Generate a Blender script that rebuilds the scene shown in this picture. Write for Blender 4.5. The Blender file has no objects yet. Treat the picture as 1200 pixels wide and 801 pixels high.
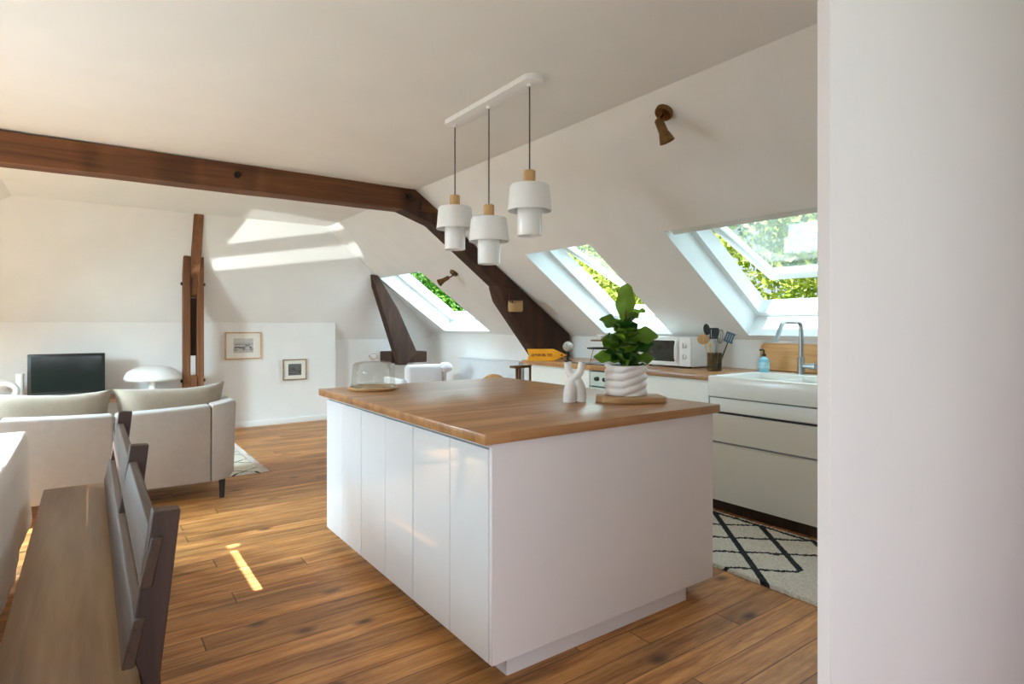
import bpy, bmesh, math, random
from mathutils import Vector, Matrix, noise
random.seed(7)
scn = bpy.context.scene
COL = scn.collection
PI = math.pi
def lin(r, g, b):
    f = lambda c: (c/255/12.92) if c <= 10 else ((c/255+.055)/1.055)**2.4
    return (f(r), f(g), f(b), 1)

# ------------------------------------------------------------------ materials
class NT:
    def __init__(s, name):
        s.m = bpy.data.materials.new(name); s.m.use_nodes = True
        s.t = s.m.node_tree; s.n = s.t.nodes; s.l = s.t.links
        s.b = s.n['Principled BSDF']
    def node(s, typ, **kw):
        n = s.n.new(typ)
        for k, v in kw.items():
            if k in n.bl_rna.properties: setattr(n, k, v)
        return n
    def link(s, a, b): s.l.new(a, b)
    def math(s, op, a, b=None, clamp=False):
        n = s.n.new('ShaderNodeMath'); n.operation = op; n.use_clamp = clamp
        for i, v in enumerate((a, b)):
            if v is None: continue
            if isinstance(v, (int, float)): n.inputs[i].default_value = v
            else: s.l.new(v, n.inputs[i])
        return n.outputs[0]
    def mix(s, f, a, b, mode='MIX'):
        n = s.n.new('ShaderNodeMix'); n.data_type = 'RGBA'; n.blend_type = mode
        for i, v in ((0, f), (6, a), (7, b)):
            if isinstance(v, (int, float)): n.inputs[i].default_value = v
            elif isinstance(v, tuple): n.inputs[i].default_value = v
            else: s.l.new(v, n.inputs[i])
        return n.outputs[2]
    def ramp(s, f, stops):
        n = s.n.new('ShaderNodeValToRGB'); e = n.color_ramp.elements
        while len(e) < len(stops): e.new(.5)
        for k, (p, c) in zip(e, stops): k.position = p; k.color = c
        s.l.new(f, n.inputs[0]); return n.outputs[0]
    def coord(s, kind='Object'): return s.n.new('ShaderNodeTexCoord').outputs[kind]
    def mapping(s, v, sc=(1, 1, 1), loc=(0, 0, 0), rot=(0, 0, 0)):
        n = s.n.new('ShaderNodeMapping'); s.l.new(v, n.inputs[0])
        n.inputs[1].default_value = loc; n.inputs[2].default_value = rot; n.inputs[3].default_value = sc
        return n.outputs[0]
    def noise(s, v, scale=5, detail=3, rough=.5, dist=0):
        n = s.n.new('ShaderNodeTexNoise'); s.l.new(v, n.inputs['Vector'])
        n.inputs['Scale'].default_value = scale; n.inputs['Detail'].default_value = detail
        n.inputs['Roughness'].default_value = rough; n.inputs['Distortion'].default_value = dist
        return n.outputs['Fac']
    def bump(s, h, strength=.2, dist=.01):
        n = s.n.new('ShaderNodeBump'); n.inputs['Strength'].default_value = strength
        n.inputs['Distance'].default_value = dist; s.l.new(h, n.inputs['Height'])
        s.l.new(n.outputs[0], s.b.inputs['Normal'])

def plain(name, col, rough=.5, metal=0, var=.06, nscale=12, bump=0, bscale=60, coat=0, spec=.5):
    k = NT(name); v = k.coord()
    f = k.noise(v, nscale, 3)
    d = tuple(max(0, c*(1-var*2)) for c in col[:3])+(1,)
    e = tuple(min(1, c*(1+var)) for c in col[:3])+(1,)
    k.link(k.ramp(f, [(.3, d), (.7, e)]), k.b.inputs['Base Color'])
    k.b.inputs['Roughness'].default_value = rough; k.b.inputs['Metallic'].default_value = metal
    k.b.inputs['Specular IOR Level'].default_value = spec
    k.b.inputs['Coat Weight'].default_value = coat; k.b.inputs['Coat Roughness'].default_value = .08
    if bump: k.bump(k.noise(v, bscale, 4), bump, .004)
    return k.m

def wood(name, c_dark, c_mid, c_light, axis='X', grain=14, rough=.5, stave=None, bump=.15, knots=False, stretch=.06):
    k = NT(name); v = k.coord()
    sc = {'X': (stretch, 1, 1), 'Y': (1, stretch, 1), 'Z': (1, 1, stretch)}[axis]
    mv = k.mapping(v, sc)
    f = k.noise(mv, grain, 6, .6, .6)
    f2 = k.noise(mv, grain*4, 4, .6)
    f = k.math('ADD', k.math('MULTIPLY', f, .7), k.math('MULTIPLY', f2, .3))
    col = k.ramp(f, [(.3, c_dark), (.5, c_mid), (.7, c_light)])
    if stave:
        w, L = stave
        sx = k.n.new('ShaderNodeSeparateXYZ'); k.link(v, sx.inputs[0])
        a, b = (0, 1) if axis == 'X' else (1, 0)
        row = k.math('FLOOR', k.math('DIVIDE', sx.outputs[b], w))
        wn = k.node('ShaderNodeTexWhiteNoise', noise_dimensions='1D'); k.link(row, wn.inputs['W'])
        seg = k.math('FLOOR', k.math('ADD', k.math('DIVIDE', sx.outputs[a], L), k.math('MULTIPLY', wn.outputs['Value'], 7)))
        cb = k.n.new('ShaderNodeCombineXYZ'); k.link(row, cb.inputs[0]); k.link(seg, cb.inputs[1])
        w2 = k.node('ShaderNodeTexWhiteNoise', noise_dimensions='2D'); k.link(cb.outputs[0], w2.inputs['Vector'])
        g = k.ramp(w2.outputs['Value'], [(0, (.80, .78, .76, 1)), (1, (1.12, 1.1, 1.06, 1))])
        col = k.mix(1.0, col, g, 'MULTIPLY')
    if knots:
        vo = k.node('ShaderNodeTexVoronoi'); k.link(k.mapping(v, tuple(.45 if q < 1 else 1 for q in sc)), vo.inputs['Vector'])
        vo.inputs['Scale'].default_value = 4
        kf = k.ramp(vo.outputs['Distance'], [(.03, (1, 1, 1, 1)), (.10, (0, 0, 0, 1))])
        col = k.mix(k.math('MULTIPLY', kf, .7), col, tuple(c*.5 for c in c_dark[:3])+(1,))
    k.link(col, k.b.inputs['Base Color']); k.b.inputs['Roughness'].default_value = rough
    if bump: k.bump(f, bump, .004)
    return k.m

def floor_mat():
    k = NT('floor_boards'); v = k.coord()
    W = .125
    sx = k.n.new('ShaderNodeSeparateXYZ'); k.link(v, sx.inputs[0])
    yy = k.math('DIVIDE', sx.outputs[1], W)
    row = k.math('FLOOR', yy); fr = k.math('FRACT', yy)
    wn = k.node('ShaderNodeTexWhiteNoise', noise_dimensions='1D'); k.link(row, wn.inputs['W'])
    xx = k.math('ADD', k.math('DIVIDE', sx.outputs[0], 2.3), k.math('MULTIPLY', wn.outputs['Value'], 9))
    seg = k.math('FLOOR', xx); fx = k.math('FRACT', xx)
    cb = k.n.new('ShaderNodeCombineXYZ'); k.link(row, cb.inputs[0]); k.link(seg, cb.inputs[1])
    w2 = k.node('ShaderNodeTexWhiteNoise', noise_dimensions='2D'); k.link(cb.outputs[0], w2.inputs['Vector'])
    # shift the grain per board
    off = k.n.new('ShaderNodeVectorMath'); off.operation = 'MULTIPLY_ADD'
    k.link(w2.outputs['Color'], off.inputs[0]); off.inputs[1].default_value = (20, 20, 20); k.link(v, off.inputs[2])
    gv = k.mapping(off.outputs[0], (.09, 1, 1))
    g1 = k.noise(gv, 16, 6, .62, .8)
    g2 = k.noise(gv, 60, 5, .7)
    st = k.noise(k.mapping(v, (.55, 1.5, 1)), 2.6, 5, .62, .4)
    f = k.math('ADD', k.math('MULTIPLY', g1, .62), k.math('MULTIPLY', g2, .38))
    col = k.ramp(f, [(.28, lin(96, 56, 28)), (.44, lin(156, 103, 56)), (.58, lin(192, 137, 81)), (.76, lin(218, 170, 112))])
    tone = k.ramp(w2.outputs['Value'], [(0, (.82, .78, .72, 1)), (.5, (1.08, 1.06, 1.02, 1)), (1, (1.32, 1.28, 1.2, 1))])
    col = k.mix(1.0, col, tone, 'MULTIPLY')
    col = k.mix(k.math('MULTIPLY', k.ramp(st, [(.5, (0, 0, 0, 1)), (.72, (1, 1, 1, 1))]), .55), col, lin(88, 68, 52))
    vo = k.node('ShaderNodeTexVoronoi', voronoi_dimensions='2D'); k.link(k.mapping(off.outputs[0], (.6, 1, 1)), vo.inputs['Vector'])
    vo.inputs['Scale'].default_value = 3.2
    kn = k.ramp(vo.outputs['Distance'], [(.03, (1, 1, 1, 1)), (.12, (0, 0, 0, 1))])
    sc3 = k.n.new('ShaderNodeSeparateColor'); k.link(vo.outputs['Color'], sc3.inputs[0])
    kn = k.math('MULTIPLY', kn, k.ramp(sc3.outputs[0], [(.45, (0, 0, 0, 1)), (.8, (1, 1, 1, 1))]))
    col = k.mix(k.math('MULTIPLY', kn, .8), col, lin(62, 38, 24))
    seam = k.math('ADD', k.math('LESS_THAN', fr, .035), k.math('LESS_THAN', fx, .0022), True)
    col = k.mix(k.math('MULTIPLY', seam, .8), col, lin(48, 30, 18))
    k.link(col, k.b.inputs['Base Color'])
    k.link(k.ramp(f, [(.3, (.5,)*3+(1,)), (.8, (.38,)*3+(1,))]), k.b.inputs['Roughness'])
    k.b.inputs['Specular IOR Level'].default_value = .35
    k.bump(k.math('SUBTRACT', f, k.math('MULTIPLY', seam, 1.5)), .12, .004)
    return k.m

def leaf_mat(name, c1, c2, trans=.25, rough=.5):
    k = NT(name)
    g = k.n.new('ShaderNodeObjectInfo' if name == 'fiddle_leaf' else 'ShaderNodeNewGeometry')
    col = k.ramp(g.outputs['Random' if name == 'fiddle_leaf' else 'Random Per Island'], [(.1, c1), (.9, c2)])
    k.link(col, k.b.inputs['Base Color']); k.b.inputs['Roughness'].default_value = rough
    tr = k.n.new('ShaderNodeBsdfTranslucent'); k.link(col, tr.inputs[0])
    mx = k.n.new('ShaderNodeMixShader'); mx.inputs[0].default_value = trans
    k.link(k.b.outputs[0], mx.inputs[1]); k.link(tr.outputs[0], mx.inputs[2])
    k.link(mx.outputs[0], k.n['Material Output'].inputs[0])
    return k.m

def pane_mat(name, refl=.12, tint=(1, 1, 1, 1)):
    k = NT(name)
    t = k.n.new('ShaderNodeBsdfTransparent'); t.inputs[0].default_value = tint
    gl = k.n.new('ShaderNodeBsdfGlossy'); gl.inputs['Roughness'].default_value = .02
    lw = k.n.new('ShaderNodeLayerWeight'); lw.inputs[0].default_value = .25
    mx = k.n.new('ShaderNodeMixShader')
    k.link(k.math('ADD', k.math('MULTIPLY', lw.outputs['Fresnel'], .35), refl*.2, True), mx.inputs[0])
    k.link(t.outputs[0], mx.inputs[1]); k.link(gl.outputs[0], mx.inputs[2])
    k.link(mx.outputs[0], k.n['Material Output'].inputs[0])
    return k.m

def glass_mat(name, col, rough=.0, ior=1.45):
    k = NT(name)
    k.b.inputs['Base Color'].default_value = col; k.b.inputs['Roughness'].default_value = rough
    k.b.inputs['Transmission Weight'].default_value = 1; k.b.inputs['IOR'].default_value = ior
    return k.m

def fabric(name, c1, c2, scale=380, rough=.95):
    k = NT(name); v = k.coord()
    f = k.noise(v, scale, 3, .7); f2 = k.noise(v, 22, 3)
    f = k.math('ADD', k.math('MULTIPLY', f, .88), k.math('MULTIPLY', f2, .12))
    k.link(k.ramp(f, [(.3, c1), (.7, c2)]), k.b.inputs['Base Color'])
    k.b.inputs['Roughness'].default_value = rough; k.b.inputs['Sheen Weight'].default_value = .2
    k.bump(f, .3, .003); return k.m

M = {}
M['wall'] = plain('warm_white_paint', (.84, .83, .805, 1), .92, var=.015, nscale=3, bump=.05, bscale=40, spec=.2)
M['wall_pink'] = plain('white_paint', (.83, .785, .795, 1), .9, var=.012, nscale=3, bump=.04, bscale=40, spec=.2)
M['ceil'] = plain('ceiling_paint', (.83, .825, .805, 1), .95, var=.015, nscale=2, bump=.03, bscale=30, spec=.2)
M['reveal'] = plain('reveal_white', (.78, .81, .81, 1), .7, var=.01, spec=.3)
M['trimw'] = plain('trim_white', (.85, .84, .81, 1), .5, var=.01)
M['floor'] = floor_mat()
M['beam'] = wood('old_beam_wood', lin(66, 36, 16), lin(104, 62, 32), lin(134, 84, 46), 'X', 9, .75, bump=.5, knots=False)
M['beamz'] = wood('old_post_wood', lin(80, 46, 24), lin(118, 74, 42), lin(148, 98, 60), 'Z', 9, .75, bump=.5, knots=False)
M['beamd'] = wood('dark_strut_wood', lin(34, 20, 12), lin(60, 36, 22), lin(82, 52, 32), 'Z', 9, .8, bump=.5, stretch=.15)
M['worktop'] = wood('oak_worktop', lin(140, 94, 54), lin(170, 122, 78), lin(190, 144, 98), 'X', 16, .28, stave=(.045, .55), bump=.03)
M['worktopy'] = wood('oak_worktop_long', lin(140, 94, 54), lin(170, 122, 78), lin(190, 144, 98), 'Y', 16, .32, stave=(.045, .55), bump=.03)
M['board'] = wood('pale_board_wood', lin(140, 102, 66), lin(178, 136, 92), lin(200, 160, 114), 'X', 12, .5)
M['bamboo'] = wood('chopping_board_wood', lin(168, 116, 64), lin(204, 152, 94), lin(224, 178, 122), 'Y', 12, .5, stave=(.035, .7))
M['oak'] = wood('light_oak', lin(176, 130, 78), lin(204, 160, 106), lin(220, 182, 130), 'Z', 30, .5)
M['bench'] = wood('dark_stained_wood', lin(94, 66, 42), lin(130, 98, 68), lin(152, 120, 86), 'Y', 11, .36, bump=.1)
M['benchrail'] = wood('dark_rail_wood', lin(46, 30, 20), lin(70, 48, 34), lin(90, 64, 46), 'Y', 11, .6, bump=.1)
M['benchpost'] = wood('dark_post_wood', lin(36, 20, 16), lin(62, 38, 28), lin(82, 54, 40), 'Z', 12, .55, bump=.1)
M['tvwood'] = wood('brown_bench_wood', lin(86, 56, 34), lin(120, 82, 52), lin(146, 104, 68), 'X', 12, .5)
M['lacq'] = plain('white_gloss_lacquer', (.765, .76, .77, 1), .05, var=.004, coat=.3)
M['matte'] = plain('white_matte_panel', (.79, .745, .75, 1), .45, var=.006)
M['cream'] = plain('cream_front', (.78, .765, .70, 1), .35, var=.006)
M['gapgrey'] = plain('grey_carcass', (.30, .30, .31, 1), .7)  # grey put on the white carcass to paint shade into gaps
M['dark'] = plain('dark_gap', (.02, .02, .02, 1), .6)  # oven body colour; also painted shade in drawer gap and vase mouths
M['white'] = plain('white_plastic', (.85, .85, .84, 1), .35, var=.01)
M['whitepow'] = plain('white_powder_coat', (.84, .83, .82, 1), .55, var=.01)
M['ceramic'] = plain('white_ceramic', (.86, .86, .84, 1), .12, var=.01, coat=.3)
M['fireclay'] = plain('fireclay_apron', (.78, .765, .71, 1), .25, var=.01)
M['matceramic'] = plain('matte_ceramic', (.80, .77, .74, 1), .6, var=.03, bump=.1)
M['potcer'] = plain('blush_ceramic', (.80, .755, .735, 1), .5, var=.03, bump=.08)
M['sofa'] = fabric('oatmeal_weave', lin(138, 129, 122), lin(182, 172, 164))
M['sofac'] = fabric('oatmeal_cushion', lin(126, 113, 97), lin(168, 153, 135))
M['black'] = plain('black_plastic', (.012, .014, .013, 1), .35)
M['screen'] = plain('dark_screen', (.014, .02, .018, 1), .12)
M['blackleg'] = plain('black_leg', (.015, .015, .017, 1), .45)
M['rubber'] = plain('black_rubber', (.02, .02, .022, 1), .7)
M['brass'] = plain('aged_brass', lin(126, 96, 62), .32, 1, var=.12, nscale=30)
M['steel'] = plain('brushed_steel', (.42, .45, .46, 1), .28, 1, var=.05)
M['iron'] = plain('black_iron', (.02, .017, .014, 1), .6, .5)
M['cord'] = plain('grey_cord', (.05, .045, .04, 1), .8)
M['linen'] = fabric('pale_linen', lin(222, 212, 204), lin(240, 233, 226), 500)
M['yellow'] = plain('yellow_enamel', lin(236, 160, 24), .35, var=.03)
M['signink'] = plain('brown_ink', lin(92, 40, 12), .6)
M['stone'] = plain('speckled_stone', lin(176, 170, 160), .7, var=.18, nscale=70)
M['oven'] = plain('oven_glass', lin(196, 204, 192), .08, var=.02)
M['radiator'] = plain('radiator_enamel', lin(222, 226, 230), .35, var=.01)
M['armchair'] = fabric('white_cover', lin(222, 224, 228), lin(240, 240, 242), 300)
M['felt'] = fabric('pale_felt', lin(166, 128, 84), lin(194, 156, 108), 260)
M['leather'] = plain('dark_red_leather', lin(84, 34, 24), .6)
M['plantstem'] = plain('brown_stem', lin(96, 80, 52), .8)
M['soil'] = plain('dark_soil', lin(52, 40, 32), .95, bump=.5)
M['paper'] = plain('white_mat_board', lin(232, 228, 218), .9, var=.01)
M['greyblind'] = plain('grey_blind_box', lin(222, 226, 220), .4, 0, var=.02)
M['pane'] = pane_mat('window_pane', .3, (.93, .97, .95, 1))
M['dome'] = pane_mat('dome_glass', .12, (.93, .945, .93, 1))
M['amber'] = glass_mat('smoked_amber_glass', lin(168, 152, 110))
M['blueliq'] = plain('blue_soap', lin(150, 214, 234), .1, var=.03)
M['blueliq'].node_tree.nodes['Principled BSDF'].inputs['Transmission Weight'].default_value = .15
M['rugw'] = None
M['lampglass'] = plain('opal_glass', (.88, .88, .87, 1), .2, var=.005)
M['bark'] = plain('tree_bark', lin(84, 70, 54), .95, bump=.5)
M['grass'] = plain('lawn_grass', lin(86, 120, 50), .95, var=.3, nscale=2)
M['rooftile'] = plain('grey_roof', lin(110, 100, 96), .9, var=.1)
M['fiddle'] = leaf_mat('fiddle_leaf', lin(36, 80, 24), lin(118, 156, 46), .25, .4)
M['leafy'] = leaf_mat('yellow_green_leaf', lin(128, 150, 44), lin(216, 216, 112), .4, .45)
M['leafg'] = leaf_mat('green_leaf', lin(54, 110, 34), lin(130, 178, 62), .35, .45)

def rug_mat(name, kitchen=True):
    k = NT(name); v = k.coord()
    sx = k.n.new('ShaderNodeSeparateXYZ'); k.link(v, sx.inputs[0])
    nx = k.noise(v, 9, 2); wob = k.math('MULTIPLY', k.math('SUBTRACT', nx, .5), .035)
    x, y = k.math('ADD', sx.outputs[0], wob), k.math('ADD', sx.outputs[1], wob)
    def family(sl, c0, sp, w):
        q = k.math('SUBTRACT', y, k.math('MULTIPLY', x, sl))
        q = k.math('DIVIDE', k.math('SUBTRACT', q, c0-sp/2), sp)
        d = k.math('MULTIPLY', k.math('ABSOLUTE', k.math('SUBTRACT', k.math('FRACT', q), .5)), sp)
        return k.math('LESS_THAN', d, w)
    if kitchen:
        m = k.math('MAXIMUM', family(1.1, -1.36, .345, .026), family(-.95, 4.48, .325, .018))
        m = k.math('MULTIPLY', m, k.math('GREATER_THAN', y, 1.62))
        m = k.math('MAXIMUM', m, k.math('MULTIPLY', k.math('GREATER_THAN', x, 3.475), k.math('LESS_THAN', x, 3.505)))
        m = k.math('MULTIPLY', m, k.math('LESS_THAN', x, 3.51))
        c1, c2 = lin(206, 198, 182), lin(236, 230, 216)
    else:
        m = k.math('MAXIMUM', family(.8, .1, .42, .010), family(-.8, .2, .42, .010))
        c1, c2 = lin(208, 200, 182), lin(232, 226, 210)
    f = k.noise(v, 90, 4, .7)
    col = k.ramp(f, [(.35, c1), (.65, c2)])
    col = k.mix(m, col, k.ramp(f, [(.35, lin(30, 34, 36)), (.7, lin(58, 62, 62))]))
    k.link(col, k.b.inputs['Base Color']); k.b.inputs['Roughness'].default_value = 1
    k.bump(f, .8, .01); return k.m

def photo_mat(name, seed):
    k = NT(name); v = k.coord()
    sx = k.n.new('ShaderNodeSeparateXYZ'); k.link(v, sx.inputs[0])
    n1 = k.noise(k.mapping(v, (1, 1, 2.4), (seed, seed, 0)), 14 if seed < 5 else 26, 5, .6)
    band = k.math('SUBTRACT', 1, k.math('MULTIPLY', k.math('ABSOLUTE', k.math('ADD', sx.outputs[2], .02)), 14 if seed < 5 else 8), True)
    m = k.math('MULTIPLY', k.ramp(n1, [(.48, (0, 0, 0, 1)), (.56, (1, 1, 1, 1))]), band)
    base = k.ramp(n1, [(.2, lin(170, 168, 164)), (.8, lin(214, 212, 206))]) if seed < 5 else k.ramp(n1, [(.3, lin(60, 60, 60)), (.7, lin(150, 150, 148))])
    k.link(k.mix(m, base, lin(34, 34, 34)), k.b.inputs['Base Color']); k.b.inputs['Roughness'].default_value = .6
    return k.m

# ------------------------------------------------------------------ mesh tools
class MB:
    def __init__(s): s.bm = bmesh.new()
    def _bev(s, geom_faces, r, seg):
        es = set(e for f in geom_faces for e in f.edges)
        if r > 0: bmesh.ops.bevel(s.bm, geom=list(es), offset=r, segments=seg, profile=.5, affect='EDGES', clamp_overlap=True)
    def box(s, x0, x1, y0, y1, z0, z1, r=0, seg=2, mtx=None):
        vs = [s.bm.verts.new(p) for p in ((x0, y0, z0), (x1, y0, z0), (x1, y1, z0), (x0, y1, z0), (x0, y0, z1), (x1, y0, z1), (x1, y1, z1), (x0, y1, z1))]
        if mtx:
            for v in vs: v.co = mtx @ v.co
        fs = [s.bm.faces.new([vs[i] for i in q]) for q in ((3, 2, 1, 0), (4, 5, 6, 7), (0, 1, 5, 4), (1, 2, 6, 5), (2, 3, 7, 6), (3, 0, 4, 7))]
        s._bev(fs, r, seg); return s
    def prism(s, poly, axis, a0, a1, r=0, seg=2):
        def P(u, v, w): return {'X': (w, u, v), 'Y': (u, w, v), 'Z': (u, v, w)}[axis]
        A = [s.bm.verts.new(P(u, v, a0)) for u, v in poly]; B = [s.bm.verts.new(P(u, v, a1)) for u, v in poly]
        n = len(poly); fs = [s.bm.faces.new(A[::-1]), s.bm.faces.new(B)]
        for i in range(n): fs.append(s.bm.faces.new((A[i], A[(i+1) % n], B[(i+1) % n], B[i])))
        bmesh.ops.recalc_face_normals(s.bm, faces=fs)
        s._bev(fs, r, seg); return s
    def ring(s, c, ax, r, n, ref=None):
        ax = Vector(ax).normalized()
        u = ax.orthogonal().normalized() if ref is None else (Vector(ref)-ax*Vector(ref).dot(ax)).normalized()
        w = ax.cross(u)
        return [s.bm.verts.new(Vector(c)+r*(math.cos(2*PI*i/n)*u+math.sin(2*PI*i/n)*w)) for i in range(n)]
    def cyl(s, p0, p1, r0, r1=None, n=20):
        r1 = r0 if r1 is None else r1
        ax = Vector(p1)-Vector(p0)
        A = s.ring(p0, ax, r0, n); B = s.ring(p1, ax, r1, n)
        for i in range(n): s.bm.faces.new((A[i], A[(i+1) % n], B[(i+1) % n], B[i]))
        s.bm.faces.new(A[::-1]); s.bm.faces.new(B); return s
    def lathe(s, prof, n=32, c=(0, 0, 0), mtx=None, cap=True):
        rows = []
        for r, z in prof:
            rows.append([s.bm.verts.new((c[0]+r*math.cos(2*PI*i/n), c[1]+r*math.sin(2*PI*i/n), c[2]+z)) for i in range(n)])
        for a, b in zip(rows, rows[1:]):
            for i in range(n): s.bm.faces.new((a[i], a[(i+1) % n], b[(i+1) % n], b[i]))
        if cap:
            s.bm.faces.new(rows[0][::-1]); s.bm.faces.new(rows[-1])
        if mtx:
            for q in rows:
                for v in q: v.co = mtx @ v.co
        return s
    def tube(s, pts, r, n=12, closed=False, sub=1):
        P = [Vector(p) for p in pts]
        rr = r if isinstance(r, (list, tuple)) else [r]*len(P)
        if sub > 1:
            Q, R = [], []
            m = len(P)
            for i in range(m if closed else m-1):
                p0 = P[(i-1) % m] if closed or i > 0 else P[i]; p1 = P[i]; p2 = P[(i+1) % m]; p3 = P[(i+2) % m] if closed or i+2 < m else p2
                for k in range(sub):
                    t = k/sub
                    Q.append(.5*((2*p1)+(-p0+p2)*t+(2*p0-5*p1+4*p2-p3)*t*t+(-p0+3*p1-3*p2+p3)*t**3))
                    R.append(rr[i]*(1-t)+rr[(i+1) % m]*t)
            if not closed: Q.append(P[-1]); R.append(rr[-1])
            P, rr = Q, R
        m = len(P); rows = []; ref = None
        for i in range(m):
            if closed: t = P[(i+1) % m]-P[(i-1) % m]
            else: t = P[min(i+1, m-1)]-P[max(i-1, 0)]
            t.normalize()
            if ref is None: ref = t.orthogonal()
            ref = (ref-t*ref.dot(t)).normalized()
            rows.append(s.ring(P[i], t, rr[i], n, ref))
        for i in range(m if closed else m-1):
            a, b = rows[i], rows[(i+1) % m]
            o = 0
            if closed and i == m-1:
                o = min(range(n), key=lambda q: (a[0].co-b[q].co).length)
            for j in range(n): s.bm.faces.new((a[j], a[(j+1) % n], b[(j+1+o) % n], b[(j+o) % n]))
        if not closed: s.bm.faces.new(rows[0][::-1]); s.bm.faces.new(rows[-1])
        return s
    def sphere(s, c, r, n=24, sc=(1, 1, 1)):
        mt = Matrix.Translation(c) @ Matrix.Diagonal((r*sc[0], r*sc[1], r*sc[2], 1))
        bmesh.ops.create_uvsphere(s.bm, u_segments=n, v_segments=n//2, radius=1, matrix=mt); return s
    def pillow(s, w, h, t, mtx, n=18, pinch=.12):
        # pillow in local XZ (w x h), thickness t along Y
        def pt(i, j, side):
            u, v = i/n*2-1, j/n*2-1
            k = (1-u**4)*(1-v**4)
            px = u*w/2*(1-pinch*(abs(u)**3)*(1-v*v)*.5)
            pz = v*h/2*(1-pinch*(abs(v)**3)*(1-u*u)*.9*(1+.25*math.sin(u*2.2)))
            return mtx @ Vector((px, side*t/2*max(0, k)**.6, pz))
        F = {}
        for side in (1, -1):
            for i in range(n+1):
                for j in range(n+1):
                    edge = i in (0, n) or j in (0, n)
                    if side == -1 and edge: F[(side, i, j)] = F[(1, i, j)]; continue
                    F[(side, i, j)] = s.bm.verts.new(pt(i, j, side))
            for i in range(n):
                for j in range(n):
                    q = [F[(side, i, j)], F[(side, i+1, j)], F[(side, i+1, j+1)], F[(side, i, j+1)]]
                    s.bm.faces.new(q if side == -1 else q[::-1])
        return s
    def clip(s, co, no):
        g = s.bm.verts[:]+s.bm.edges[:]+s.bm.faces[:]
        r = bmesh.ops.bisect_plane(s.bm, geom=g, plane_co=co, plane_no=no, clear_outer=True)
        es = [e for e in r['geom_cut'] if isinstance(e, bmesh.types.BMEdge)]
        bmesh.ops.holes_fill(s.bm, edges=es); return s
    def build(s, name, mat, parent=None, smooth=40, loc=None):
        me = bpy.data.meshes.new(name)
        s.bm.normal_update(); s.bm.to_mesh(me); s.bm.free()
        for mt in (mat if isinstance(mat, list) else [mat]): me.materials.append(mt)
        if smooth:
            me.shade_smooth(); me.set_sharp_from_angle(angle=math.radians(smooth))
        o = bpy.data.objects.new(name, me); COL.objects.link(o)
        if parent: o.parent = parent
        if loc: o.location = loc
        return o

def thing(name, label, cat, loc=(0, 0, 0), rz=0, group=None):
    o = bpy.data.objects.new(name, None); COL.objects.link(o)
    o.empty_display_size = .1
    o.location = loc; o.rotation_euler = (0, 0, rz)
    return tag(o, label, cat, group)
def tag(o, label, cat, group=None):
    o['label'] = label; o['category'] = cat
    if group: o['group'] = group
    return o
def struct(o): o['kind'] = 'structure'; return o
def dup(root, loc=None, rz=None, label=None):
    r = root.copy(); COL.objects.link(r)
    if loc: r.location = loc
    if rz is not None: r.rotation_euler = (0, 0, rz)
    if label: r['label'] = label
    for ch in list(root.children):
        c = ch.copy(); COL.objects.link(c); c.parent = r
        for g in ch.children:
            d = g.copy(); COL.objects.link(d); d.parent = c
    return r

# ------------------------------------------------------------------ room shell
XR, ZC, XL = 2.445, 2.55, -.61
K = .717; AL = math.atan(K); CA, SA = math.cos(AL), math.sin(AL)
KX = 4.35; KXL = -2.70
YB, YF = -1.6, 8.4
struct(MB().box(-2.9, 4.5, YB-.1, 8.5, -.12, 0).build('floor', M['floor'], smooth=0))
struct(MB().box(XL, XR, YB, 7.45, ZC, ZC+.12).build('ceiling', M['ceil'], smooth=0))
struct(MB().prism([(XL-.3, ZC+.13), (XR+.3, ZC+.13), ((XL+XR)/2, 4.75)], 'Y', YB-.1, 7.5).build('ceiling_attic', M['rooftile'], smooth=0))  # unseen attic, ridge raised to keep the sun off the right skylights

def slope_matrix(side):
    if side > 0: ex, ey, ez, o = (CA, 0, -SA), (0, 1, 0), (SA, 0, CA), (XR, 0, ZC)
    else: ex, ey, ez, o = (-CA, 0, -SA), (0, -1, 0), (-SA, 0, CA), (XL, 0, ZC)
    m = Matrix.Identity(4)
    for i in range(3): m[i][0], m[i][1], m[i][2], m[i][3] = ex[i], ey[i], ez[i], o[i]
    return m
MR, ML = slope_matrix(1), slope_matrix(-1)

def slab_with_holes(mb, s0, s1, y0, y1, t, holes):
    ys = sorted(set([y0, y1]+[h[2] for h in holes]+[h[3] for h in holes]))
    for a, b in zip(ys, ys[1:]):
        cuts = sorted((h[0], h[1]) for h in holes if h[2] <= a+1e-6 and h[3] >= b-1e-6)
        p = s0
        for c0, c1 in cuts:
            mb.box(p, c0, a, b, 0, t); p = c1
        mb.box(p, s1, a, b, 0, t)
    bmesh.ops.remove_doubles(mb.bm, verts=mb.bm.verts[:], dist=1e-5)
    # drop the inner faces shared by two neighbouring blocks
    seen = {}
    for f in mb.bm.faces: seen.setdefault(tuple(sorted(v.index for v in f.verts)), []).append(f)
    return mb

S = lambda x: (x-XR)/CA
WR = [(S(3.268), S(4.30), 6.48, 7.72), (S(3.268), S(4.30), 3.49, 4.36), (S(3.268), S(4.30), 1.50, 2.735)]
TR = .26
o = slab_with_holes(MB(), -.1, 2.62, YB, YF, TR, WR).build('wall_slope_right', M['wall'], smooth=0)
o.matrix_world = MR; struct(o)
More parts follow.
